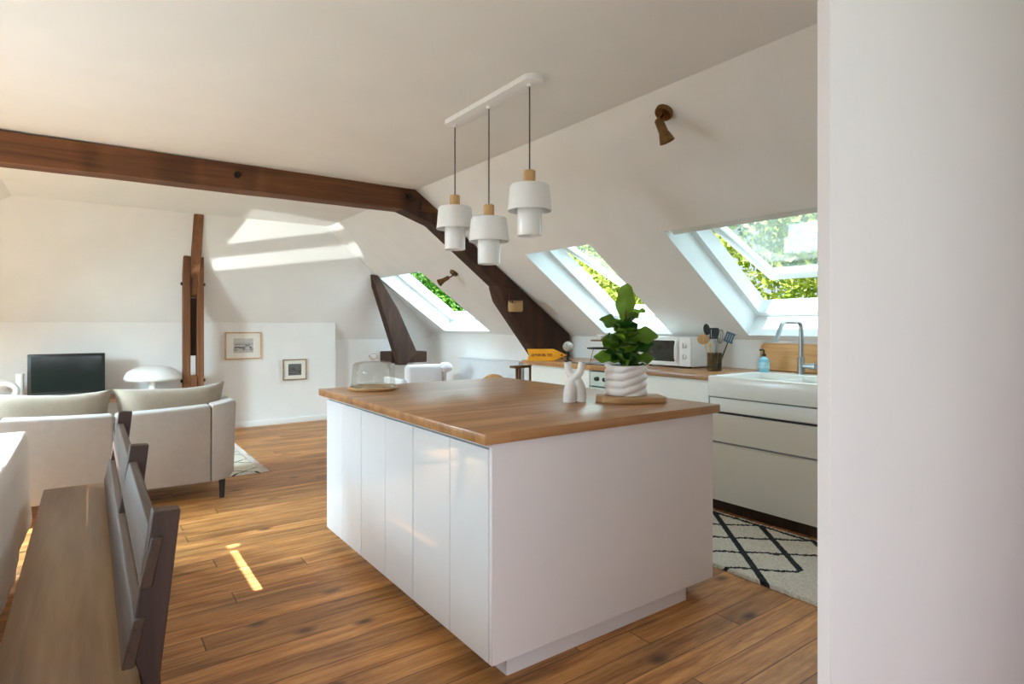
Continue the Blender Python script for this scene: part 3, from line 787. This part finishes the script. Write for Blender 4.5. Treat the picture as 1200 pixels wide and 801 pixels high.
# hanging basket on the strut
hk = thing('hanging_basket', 'small pale felt basket with dark leather loop hanging on the dark strut', 'basket', (3.52, YT0-.075, 1.44))
def felt():
    mb = MB(); rows = []
    for zz, sx_, sy_ in ((0, .070, .036), (.004, .078, .044), (.06, .082, .048), (.115, .078, .046), (.116, .072, .040), (.06, .075, .042), (.012, .07, .036)):
        n = 28; rows.append([mb.bm.verts.new((math.copysign(abs(math.cos(2*PI*i/n))**.6, math.cos(2*PI*i/n))*sx_, math.copysign(abs(math.sin(2*PI*i/n))**.8, math.sin(2*PI*i/n))*sy_, zz)) for i in range(n)])
        if zz > .1:
            for i, q in enumerate(rows[-1]): q.co.z -= .035*max(0, -math.sin(2*PI*(i+3)/n))**1.5
    for a, b in zip(rows, rows[1:]):
        for i in range(28): mb.bm.faces.new((a[i], a[(i+1) % 28], b[(i+1) % 28], b[i]))
    mb.bm.faces.new(rows[0][::-1]); mb.bm.faces.new(rows[-1]); return mb
felt().build('basket_body', M['felt'], hk)
MB().tube([(-.04, .035, .09), (-.05, .045, .16), (-.03, .055, .205), (-.012, .045, .16), (-.015, .035, .09)], .006, 8, sub=4).build('loop', M['leather'], hk)
MB().cyl((-.03, .06, .20), (-.03, .03, .205), .006, n=8).build('hook', M['iron'], hk)

# ------------------------------------------------------------------ things on the island
WZ = .918
db = thing('cake_dome', 'glass cake dome with knob on a round wooden base on the island', 'cake dome', (1.385, 3.36, WZ))
MB().lathe([(0, 0), (.13, 0), (.143, .004), (.145, .012), (.14, .018), (0, .018)], 44, cap=False).build('base', M['board'], db)
MB().lathe([(.128, .019), (.130, .03), (.127, .09), (.120, .145), (.108, .160), (.08, .166), (.012, .168), (.010, .172)], 48, cap=False).build('dome', M['dome'], db)
MB().lathe([(.132, .019), (.134, .0225), (.132, .026), (.127, .026), (.125, .0225), (.127, .019), (.132, .019)], 48, cap=False).build('rim', glass_mat('rim_glass', (.9, .93, .9, 1)), db)
MB().lathe([(0, .172), (.012, .172), (.012, .18), (.024, .19), (.027, .202), (.02, .214), (0, .217)], 24, cap=False).build('knob', glass_mat('clear_glass', (.95, .97, .95, 1)), db)
# twisted vase
vs = thing('knot_vase', 'matte white twisted ceramic vase with two crossing necks on the island', 'vase', (1.975, 2.215, WZ))
def L(a, b, z): p = Rv*a+Tv*b; return (p.x, p.y, z)
v = MB()
v.tube([L(-.026, .0, .001), L(-.026, 0, .03), L(-.022, 0, .07), L(-.010, 0, .105), L(.008, .012, .13), L(.026, .018, .155), L(.036, .018, .20)], [.0315, .0315, .029, .0265, .022, .019, .0185], 18, sub=5)
v.tube([L(.030, -.006, .001), L(.034, -.006, .03), L(.030, 0, .068), L(.013, .006, .105), L(-.010, -.006, .13), L(-.028, -.014, .155), L(-.034, -.014, .20)], [.0265, .027, .0265, .025, .022, .019, .0185], 18, sub=5)
v.build('vase_body', M['matceramic'], vs)
for s_, b in ((1, .018), (-1, -.014)):
    q = L(.036*s_-(.001 if s_ > 0 else -.001), b, .1985)
    MB().lathe([(0, 0), (.0135, 0), (.0135, .0022), (0, .0022)], 18, q, cap=False).build('opening', M['dark'], vs)  # dark disc painted as the shade inside the closed neck
# wooden board under the pot
bd = MB().prism([(-.16, -.03), (-.13, -.085), (-.05, -.112), (.06, -.118), (.17, -.105), (.185, -.08), (.175, .07), (.10, .10), (-.05, .105), (-.145, .06)], 'Z', 0, .03, .004, 2).build('serving_board', M['board'])
bd.location = (2.215, 2.09, WZ+.0005); bd.rotation_euler = (0, 0, -yaw)
tag(bd, 'thick pale wooden serving board under the plant pot on the island', 'board')
# pot
PX, PY, PZ = 2.215, 2.095, WZ+.0308
pt = thing('plant_pot', 'wavy folded white ceramic pot of the fiddle leaf plant', 'pot', (PX, PY, PZ))
def pot():
    mb = MB(); n, m, H = 72, 30, .152
    rows = []
    for j in range(m+1):
        z = H*j/m; row = []
        for i in range(n):
            a = 2*PI*i/n
            # folds that zigzag round the pot
            u_ = ((math.degrees(a)-212)/120) % 1
            tri = min(1, u_/.62)
            ph = z/H*4.0-tri
            w = abs(math.sin(PI*ph))**.7
            r = .095+.012*w
            if j == 0: r *= .93
            row.append(mb.bm.verts.new((r*math.cos(a), r*math.sin(a), z)))
        rows.append(row)
    for z, r in ((H, .083), (H-.03, .083)):
        rows.append([mb.bm.verts.new((r*math.cos(2*PI*i/n), r*math.sin(2*PI*i/n), z)) for i in range(n)])
    for a, b in zip(rows, rows[1:]):
        for i in range(n): mb.bm.faces.new((a[i], a[(i+1) % n], b[(i+1) % n], b[i]))
    mb.bm.faces.new(rows[0][::-1]); return mb
pot().build('pot_body', M['potcer'], pt, smooth=60)
MB().lathe([(0, .118), (.084, .118), (.084, .124), (0, .128)], 30, cap=False).build('soil', M['soil'], pt)
fp = thing('fiddle_leaf_plant', 'green fiddle leaf plant growing in the wavy white pot', 'plant', (PX, PY, PZ+.12))
MB().tube([(0, 0, 0), L(.004, 0, .12), L(-.003, .004, .25), L(.002, .0, .35)], [.007, .006, .005, .004], 10, sub=4).build('stem', M['plantstem'], fp)
def leaf(h, az, el, Ln, wd, droop=.35, roll=0, fold=.25):
    """az: degrees, 0 = picture right, 90 = towards the viewer"""
    a, e = math.radians(az), math.radians(el)
    out = Rv*math.cos(a)+Tv*math.sin(a)
    d = (out*math.cos(e)+Vector((0, 0, 1))*math.sin(e)).normalized()
    side = d.cross(Vector((0, 0, 1)))
    if side.length < .05: side = Rv.copy()
    side.normalize(); up = side.cross(d).normalized()
    if roll:
        q = Matrix.Rotation(math.radians(roll), 3, d); side = q @ side; up = q @ up
    n, m = 14, 8; mb = MB(); G = []
    for i in range(n+1):
        t = i/n
        pet = .06
        if t < pet: w = .004
        else:
            s_ = (t-pet)/(1-pet)
            w = wd/2*(math.sin(PI*s_**.85)**.55)*(.66+.46*s_) if 0 < s_ < 1 else .003
            w = max(w, .003)
        row = []
        for j in range(m+1):
            u = j/m*2-1
            wave = .010*math.sin(t*15+u*2+az)*abs(u)*(1 if t > pet else 0)
            p = d*(t*Ln)-Vector((0, 0, 1))*(droop*Ln*t*t*.6)-up*0+side*(u*w)+up*(fold*abs(u)*w+wave)
            row.append(mb.bm.verts.new(p+Vector((0, 0, h))))
        G.append(row)
    for i in range(n):
        for j in range(m): mb.bm.faces.new((G[i][j], G[i+1][j], G[i+1][j+1], G[i][j+1]))
    o = mb.build('leaf', M['fiddle'], fp, smooth=80)
    return o
# (height, azimuth, elevation, length, width, droop, roll)
for args in ((.225, 80, 86, .22, .115, .0, 0), (.25, 20, 40, .125, .075, .25, 40), (.215, 172, 22, .15, .10, .1, -50), (.16, 95, 62, .16, .13, .5, 0),
             (.16, 12, 14, .165, .12, .2, 50), (.13, 150, 25, .14, .11, .25, -40), (.10, 170, 30, .15, .115, .15, -55), (.07, 70, 58, .19, .15, .75, 10),
             (.09, 30, 28, .17, .115, .35, 45), (.065, 184, 2, .165, .085, .0, -50), (.0, 110, 66, .18, .135, .6, -10), (.0, 140, 58, .15, .12, .4, -20), (.0, 8, 34, .12, .055, .5, 30),
             (.05, 5, 12, .15, .08, .2, 45), (.0, 45, 60, .15, .10, .4, 20), (.10, 250, 35, .16, .12, .4), (.16, 270, 45, .15, .12, .4), (.05, 300, 40, .13, .1, .4), (.13, 215, 35, .14, .11, .4), (.20, 55, 62, .14, .09, .3, 15),
             (.14, 88, 64, .15, .12, .6, 0), (.12, 60, 48, .16, .12, .6, 25), (.12, 128, 48, .15, .11, .5, -25), (.03, 80, 70, .20, .14, .7, 0), (.04, 160, 36, .15, .11, .3, -45), (.17, 140, 50, .14, .10, .4, -30)):
    leaf(*args)

# ------------------------------------------------------------------ pendant lamp and wall spots
pn = thing('pendant_lamp', 'white three-shade pendant lamp with oak caps hanging over the island', 'lamp', (1.81, 2.74, ZC))
MB().prism(rrect(-.055, .055, -.445, .445, .054, 8), 'Z', -.028, -.0005, .006, 2).build('canopy', M['whitepow'], pn)
for yy, ztop in ((3.12, 2.093), (2.744, 1.973), (2.37, 2.084)):
    y, z = yy-2.74, ztop-ZC
    c = MB().cyl((0, y, -.028), (0, y, z), .0035, n=8); c.build('cord', M['cord'], pn)
    MB().lathe([(0, -.042), (.014, -.042), (.016, -.034), (.016, -.0285), (0, -.0285)], 16, (0, y, 0), cap=False).build('cord_grip', M['whitepow'], pn)
    MB().lathe([(0, -.07), (.030, -.07), (.030, -.003), (.027, 0), (0, 0)], 28, (0, y, z), cap=False).build('wood_cap', M['oak'], pn)
    sh = MB().lathe([(0, -.071), (.085, -.071), (.096, -.074), (.101, -.085), (.112, -.205), (.109, -.205), (.098, -.086), (.09, -.078), (0, -.0775)], 48, (0, y, z), cap=False).build('shade', M['whitepow'], pn)
    MB().lathe([(.0, -.09), (.06, -.09), (.0625, -.095), (.0625, -.325), (.0605, -.33), (.0575, -.325), (.0575, -.1), (0, -.098)], 40, (0, y, z), cap=False).build('glass_cylinder', M['lampglass'], sh)
NV = Vector((SA, 0, CA))
def wall_spot(loc, label, d1, d2):
    t = thing('wall_spotlight', label, 'spotlight', loc)
    inn = -NV
    def ap(mb): return mb
    q = inn.to_track_quat('Z', 'Y').to_matrix().to_4x4()
    MB().lathe([(0, 0.001), (.05, 0.001), (.05, .018), (.044, .026), (0, .028)], 28, mtx=q, cap=False).build('rose', M['brass'], t)
    a = inn*.026; b = a+Vector(d1)
    MB().tube([a, a+(inn*.03), b], .008, 10, sub=4).sphere(b, .016, 16).build('arm', M['brass'], t)
    d = Vector(d2).normalized(); q = Matrix.Translation(b) @ d.to_track_quat('Z', 'Y').to_matrix().to_4x4()
    MB().lathe([(0, -.01), (.018, -.008), (.024, .0), (.026, .07), (.030, .08), (.043, .125), (.040, .125), (.027, .084), (0, .08)], 28, mtx=q, cap=False).build('head', M['brass'], t)
    return t
p1 = Vector((2.555, 2.13, rz(2.555)))
wall_spot(p1, 'brass wall spotlight high on the sloped ceiling above the nearest skylight', -NV*.035+Vector((-.012, 0, -.01)), Rv*.40+Vector((0, 0, -.9))-NV*.05)
p2 = Vector((3.35, 5.79, rz(3.35)))
wall_spot(p2, 'small brass wall spotlight on the sloped ceiling beside the far skylight', -NV*.05-Rv*.03, -Rv*.75+Vector((0, 0, -.5))+Tv*.4)

# ------------------------------------------------------------------ living area
# sofa
sf = thing('sofa', 'oatmeal fabric two-seat sofa seen from behind', 'sofa', (.136, 4.86, 0))
def back_poly(sg):
    P = [(.003, .14), (.60, .135), (.60, .705), (.45, .698), (.25, .690), (.003, .684)]
    return [(sg*x, z) for x, z in P]
for sg_ in (1, -1):
    MB().prism(back_poly(sg_), 'Y', 0, .17, .018, 3).build('back_panel', M['sofa'], sf)
    P = [(.603, .135), (.72, .15), (.755, .20), (.770, .72), (.757, .738), (.69, .724), (.603, .708)]
    MB().prism([(sg_*x, z) for x, z in P], 'Y', .0, .88, .02, 3).build('arm', M['sofa'], sf)
    sx_ = (.004, .60) if sg_ > 0 else (-.60, -.004)
    MB().box(sx_[0], sx_[1], .172, .87, .14, .30, .02, 3).build('base', M['sofa'], sf)
    MB().box(sx_[0], sx_[1], .19, .90, .302, .46, .05, 4).build('seat_cushion', M['sofac'], sf)
    mt = Matrix.Translation((sg_*.372 if sg_ > 0 else -.372, .25, .652)) @ Matrix.Rotation(math.radians(-9), 4, 'X') @ Matrix.Rotation(math.radians(-1.2*sg_), 4, 'Y')
    MB().pillow(.735, .40, .22, mt, 20, .16).build('back_cushion', M['sofac'], sf, smooth=60)
for x in (-.68, .68):
    for y in (.05, .82):
        MB().cyl((x, y, 0 if y < .5 else .02), (x, y, .15), .017, .024, 16).build('leg', M['blackleg'], sf)
# living rug
lr_ = thing('area_rug', 'cream rug with thin dark lines under the sofa in the living area', 'rug', (0, 0, 0))
def shag(x0, x1, y0, y1, h, nx, ny, amp):
    mb = MB(); G = []
    for i in range(nx+1):
        row = []
        for j in range(ny+1):
            e = i in (0, nx) or j in (0, ny)
            x, y = x0+(x1-x0)*i/nx, y0+(y1-y0)*j/ny
            row.append(mb.bm.verts.new((x+random.uniform(-amp, amp), y+random.uniform(-amp, amp), .002 if e else h+random.uniform(-amp, amp)*.8)))
        G.append(row)
    for i in range(nx):
        for j in range(ny): mb.bm.faces.new((G[i][j], G[i+1][j], G[i+1][j+1], G[i][j+1]))
    return mb
shag(-.9, 1.25, 5.52, 7.35, .013, 90, 80, .003).build('pile', rug_mat('living_rug', False), lr_, smooth=0)
fr = MB()
for k in range(46):
    y = 5.53+k*.04; x = 1.245
    fr.tube([(x, y, .008), (x+.03, y+random.uniform(-.01, .01), .008), (x+.06, y+random.uniform(-.02, .02), .004)], [.006, .005, .003], 6)
o = fr.build('fringe', M['linen'], lr_); o['kind'] = 'stuff'
# TV bench, TV, lamp, ornaments
tvb = thing('tv_bench', 'low brown wooden bench along the far wall behind the sofa', 'bench', (-.9, 7.56, 0))
MB().box(0, 1.765, 0, .50, .485, .52, .004, 1).build('top', M['tvwood'], tvb)
MB().box(.03, 1.73, .03, .47, .16, .2, .004, 1).build('shelf', M['tvwood'], tvb)
for x in (.04, 1.725):
    for y in (.04, .46): MB().box(x-.025, x+.025, y-.025, y+.025, 0, .4845, .003, 1).build('leg', M['tvwood'], tvb)
tv = thing('television', 'black flat television on the brown bench by the far wall', 'television', (-.19, 7.74, .52), math.radians(2))
MB().box(-.325, .325, -.03, .045, .045, .485, .008, 2).build('housing', M['black'], tv)
MB().box(-.295, .295, -.034, -.0301, .095, .46, .001, 1).build('screen', M['screen'], tv)
MB().box(-.29, .29, -.036, -.0301, .062, .068).build('trim_strip', M['steel'], tv)
MB().box(-.16, .16, -.09, .11, 0, .014, .005, 2).box(-.04, .04, -.0, .035, .014, .06).build('foot', M['black'], tv)
ml = thing('mushroom_lamp', 'white mushroom table lamp on the brown bench right of the television', 'lamp', (.575, 7.72, .52))
MB().lathe([(0, 0), (.105, 0), (.108, .006), (.09, .014), (.06, .035), (.042, .08), (.036, .15), (.036, .215), (0, .215)], 36, cap=False).build('base', M['white'], ml)
MB().lathe([(.036, .17), (.20, .165), (.262, .172), (.277, .19), (.272, .222), (.245, .265), (.19, .30), (.11, .322), (0, .33)], 48, cap=False).build('lamp_shade', M['white'], ml)
ko = thing('knot_ornament', 'chunky white looped ceramic ornament on the bench left of the television', 'ornament', (-.68, 7.74, .52))
k_ = MB().tube([(-.02+.1*math.cos(a), 0, .117+.085*math.sin(a)) for a in [2*PI*i/18 for i in range(18)]], .03, 14, closed=True)
k_.build('loop', M['matceramic'], ko)
MB().cyl((.105, .03, 0), (.105, .03, .29), .034, n=24).build('column', M['matceramic'], ko)
MB().tube([(-.2, .05, .21), (-.1, .06, .235), (.0, .05, .21), (.08, .03, .185)], .026, 12, sub=4).build('branch', M['matceramic'], ko)
# pictures
def picture(x0, x1, z0, z1, label, seed, fm):
    w, h = x1-x0, z1-z0
    t = thing('picture_frame', label, 'picture', ((x0+x1)/2, 8.0985, (z0+z1)/2))
    b = .014; m = MB()
    m.box(-w/2, w/2, -.022, 0, h/2-b, h/2, .001, 1).box(-w/2, w/2, -.022, 0, -h/2, -h/2+b, .001, 1)
    m.box(-w/2, -w/2+b, -.022, 0, -h/2+b, h/2-b, .001, 1).box(w/2-b, w/2, -.022, 0, -h/2+b, h/2-b, .001, 1)
    m.build('frame', fm, t)
    MB().box(-w/2+b, w/2-b, -.012, -.002, -h/2+b, h/2-b).build('mat_board', M['paper'], t, smooth=0)
    k = .27 if seed < 5 else .275
    MB().box(-w*k, w*k, -.0135, -.0121, -h*k, h*k).build('photograph', photo_mat('photo_print', seed), t, smooth=0)
    return t
picture(1.378, 1.806, .872, 1.215, 'larger oak-framed black and white photograph, upper left on the far low wall', 1, M['oak'])
picture(2.075, 2.384, .574, .85, 'smaller framed dark photograph, lower right on the far low wall', 7, wood('grey_oak', lin(130, 108, 84), lin(156, 132, 104), lin(176, 152, 122), 'X', 20))

# ------------------------------------------------------------------ bench and table at the left
bn = thing('dining_bench', 'dark stained wooden bench with slatted back in the left foreground', 'bench', (0, 0, 0))
MB().box(-.195, .10, 1.60, 3.90, .41, .45, .006, 2).build('seat', M['bench'], bn)
lean = lambda z: .066+(z-.457)*.20
for y in (1.665, 2.63, 3.69):
    P = [(lean(.85), .85), (lean(.85)+.064, .845), (lean(.45)+.068, .45), (.125, .0), (.065, 0), (lean(.45)+.02, .40), (lean(.48), .48)]
    P = [(.147, .85), (.208, .846), (.128, .42), (.165, 0), (.110, 0), (.103, .40), (.103, .452), (.068+.012, .462)]
    P = [(.124, .85), (.184, .846), (.140, .45), (.175, 0), (.115, 0), (.1015, .41), (.1015, .452), (.078, .53)]
    MB().prism(P, 'Y', y, y+.048, .003, 1).build('back_post', M['benchpost'], bn)
for z0, z1 in ((.672, .79), (.49, .603)):
    q = [(lean(z0)-.012, z0), (lean(z0)+.014, z0), (lean(z1)+.014, z1), (lean(z1)-.012, z1)]
    MB().prism(q, 'Y', 1.655, 3.75, .003, 1).build('back_rail', M['benchrail'], bn)
for y in (1.68, 2.65, 3.72):
    MB().box(-.185, -.125, y, y+.06, 0, .4095, .004, 1).build('leg', M['benchpost'], bn)
MB().box(-.16, .09, 1.70, 3.80, .34, .409, .003, 1).build('apron', M['bench'], bn)
tbl = thing('dining_table', 'long dining table under a pale cloth at the left edge', 'table', (0, 0, 0))
MB().box(-1.20, -.29, 1.25, 3.98, .70, .738, .004, 1).build('table_top', M['tvwood'], tbl)
for x in (-1.13, -.36):
    for y in (1.32, 3.91): MB().box(x-.035, x+.035, y-.035, y+.035, 0, .6995, .004, 1).build('leg', M['tvwood'], tbl)
def cloth():
    mb = MB(); x0, x1, y0, y1 = -1.225, -.272, 1.22, 4.01
    P = []
    def side(a, b, n):
        for i in range(n): P.append((a[0]+(b[0]-a[0])*i/n, a[1]+(b[1]-a[1])*i/n))
    side((x1, y0), (x1, y1), 60); side((x1, y1), (x0, y1), 20); side((x0, y1), (x0, y0), 60); side((x0, y0), (x1, y0), 20)
    cx, cy = (x0+x1)/2, (y0+y1)/2; n = len(P)
    loops = []
    for z, o in ((.746, -.02), (.746, -.006), (.743, 0), (.735, .004), (.62, .008), (.48, .012), (.36, .016), (.275, .02)):
        row = []
        for i, (x, y) in enumerate(P):
            nx = (1 if x == x1 else -1 if x == x0 else 0); ny = (1 if y == y1 else -1 if y == y0 else 0)
            f = max(0, (.735-z)/.46)
            wv = .006*f*math.sin(i*.35)+.002*f*math.sin(i*1.1+1)
            row.append(mb.bm.verts.new((x+nx*(o+wv), y+ny*(o+wv), z)))
        loops.append(row)
    for a, b in zip(loops, loops[1:]):
        for i in range(n): mb.bm.faces.new((b[i], b[(i+1) % n], a[(i+1) % n], a[i]))
    mb.bm.faces.new(loops[0]); return mb
o = cloth().build('tablecloth', M['linen'], smooth=50)
sol = o.modifiers.new('thick', 'SOLIDIFY'); sol.thickness = .003; sol.offset = -1
tag(o, 'pale linen cloth hanging over the long table at the left edge', 'tablecloth')

# kitchen rug
kr = shag(2.735, 3.53, 1.36, 3.0, .018, 110, 200, .004).build('kitchen_rug', rug_mat('kitchen_rug', True), smooth=0)
tag(kr, 'cream shaggy rug with dark diamond lines in front of the sink', 'rug')

# ------------------------------------------------------------------ trees outside
def tree(loc, R_, H, n, mat, label, seed, leafsz=.13):
    rnd = random.Random(seed)
    t = thing('tree', label, 'tree', loc, 0, 'trees outside the skylights')
    MB().tube([(0, 0, 0), (.05, .05, H*.4), (-.05, 0, H*.75)], [.16, .12, .05], 10, sub=3).build('trunk', M['bark'], t)
    mb = MB(); bm = mb.bm
    blobs = [(Vector((rnd.uniform(-.6, .6)*R_, rnd.uniform(-.6, .6)*R_, H*(.35+.6*rnd.random()))), R_*rnd.uniform(.35, .6)) for _ in range(16)]
    for _ in range(n):
        c, r = rnd.choice(blobs)
        d = Vector((rnd.gauss(0, 1), rnd.gauss(0, 1), rnd.gauss(0, 1))).normalized()
        p = c+d*r*rnd.uniform(.75, 1.05)
        nn = (d+Vector((rnd.gauss(0, .5), rnd.gauss(0, .5), rnd.gauss(0, .5)+.4))).normalized()
        u = nn.orthogonal().normalized(); u = Matrix.Rotation(rnd.uniform(0, 6.28), 3, nn) @ u; w = nn.cross(u)
        s_ = leafsz*rnd.uniform(.6, 1.2)
        q = [p-u*s_*.5, p+w*s_*.3+nn*.02, p+u*s_*.55, p-w*s_*.3+nn*.02]
        bm.faces.new([bm.verts.new(x) for x in q])
    mb.build('crown', mat, t, smooth=0)
    return t
tree((8.8, 4.3, -3.2), 2.1, 7.6, 14000, M['leafy'], 'yellow-green leafy tree seen through the nearest skylight', 1)
tree((9.4, 9.5, -3.2), 2.1, 7.8, 14000, M['leafy'], 'sunlit yellow-green tree seen behind the plant through the middle skylight', 2)
tree((8.4, 14.9, -3.2), 2.1, 8.0, 14000, M['leafg'], 'green leafy tree seen through the far skylight', 4)
tree((14.3, 6.6, -3.2), 2.3, 12.5, 13000, M['leafy'], 'tall yellow-green tree in the back row outside the nearest skylight', 6, .2)
tree((14.6, 12.3, -3.2), 2.3, 12.5, 13000, M['leafg'], 'tall green tree in the back row between the skylights', 5, .2)
tree((12.0, 19.6, -3.2), 2.3, 12.0, 13000, M['leafg'], 'green tree furthest back outside the far skylight', 8, .2)

# ------------------------------------------------------------------ light
w = bpy.data.worlds.new('World'); scn.world = w; w.use_nodes = True
bg = w.node_tree.nodes['Background']; bg.inputs[0].default_value = (.78, .90, 1.0, 1); bg.inputs[1].default_value = .95
sun = bpy.data.lights.new('Sun', 'SUN'); sun.energy = 22.0; sun.angle = math.radians(.3); sun.color = (.84, .95, 1.06)
so = bpy.data.objects.new('Sun', sun); COL.objects.link(so)
so.rotation_euler = Vector((.887, .02, -1)).to_track_quat('-Z', 'Y').to_euler()
def area(name, mtx_loc, direction, sx_, sy_, power, col):
    l = bpy.data.lights.new(name, 'AREA'); l.shape = 'RECTANGLE'; l.size = sx_; l.size_y = sy_; l.energy = power; l.color = col
    o = bpy.data.objects.new(name, l); COL.objects.link(o); o.location = mtx_loc
    o.rotation_euler = Vector(direction).to_track_quat('-Z', 'Y').to_euler(); return o
def win_area(mtx, h, n, power, col, side):
    s0, s1, y0, y1 = h
    p = mtx @ Vector(((s0+s1)/2, (y0+y1)/2, n)); d = (mtx.to_3x3() @ Vector((0, 0, -1)))
    l = area('window_daylight', p, d, 1, 1, power, col)
    # width along the slope, height along the ridge
    l.data.size = (y1-y0); l.data.size_y = (s1-s0)
    ex = mtx.to_3x3() @ Vector((0, 1, 0)); ez = -d; ey = ez.cross(ex)
    r = Matrix((ex, ey, ez)).transposed(); l.rotation_euler = r.to_euler(); return l
for h, pw in zip(WR, (38, 28, 15)): win_area(MR, h, TR+.35, pw*(h[3]-h[2]), (.70, .90, 1.06), 1)
win_area(ML, WL[1], TL+.3, 1080, (.72, .93, 1.12), -1)
win_area(ML, WL[2], TL+.3, 100, (.76, .92, 1.08), -1)
area('door_daylight', (.25, YB-.25, 1.2), (0, 1, 0), 2.7, 2.0, 50, (.98, .93, 1.12))
sp_l = bpy.data.lights.new('reflected_sun', 'SPOT'); sp_l.energy = 7000; sp_l.spot_size = math.radians(11); sp_l.spot_blend = .1; sp_l.shadow_soft_size = .015  # added spot standing in for sun reflected onto the far hip
spo = bpy.data.objects.new('reflected_sun', sp_l); COL.objects.link(spo); spo.location = (-5.7, 3.45, .9)
spo.rotation_euler = (Vector((1.90, 7.6, 2.15))-Vector((-5.7, 3.45, .9))).to_track_quat('-Z', 'Y').to_euler()
# camera
cam = bpy.data.cameras.new('Camera'); cam.sensor_width = 36; cam.lens = 36*690/1200; cam.shift_y = -19.5/1200; cam.clip_start = .05
co = bpy.data.objects.new('Camera', cam); COL.objects.link(co); co.location = (0, 0, 1.302); co.rotation_euler = (PI/2, 0, -yaw)
scn.camera = co
vs_ = scn.view_settings; vs_.view_transform = 'Standard'; vs_.look = 'None'; vs_.exposure = 0.08; vs_.gamma = 1; vs_.use_curve_mapping = False
scn.cycles.diffuse_bounces = 8; scn.cycles.max_bounces = 16; scn.cycles.transparent_max_bounces = 24
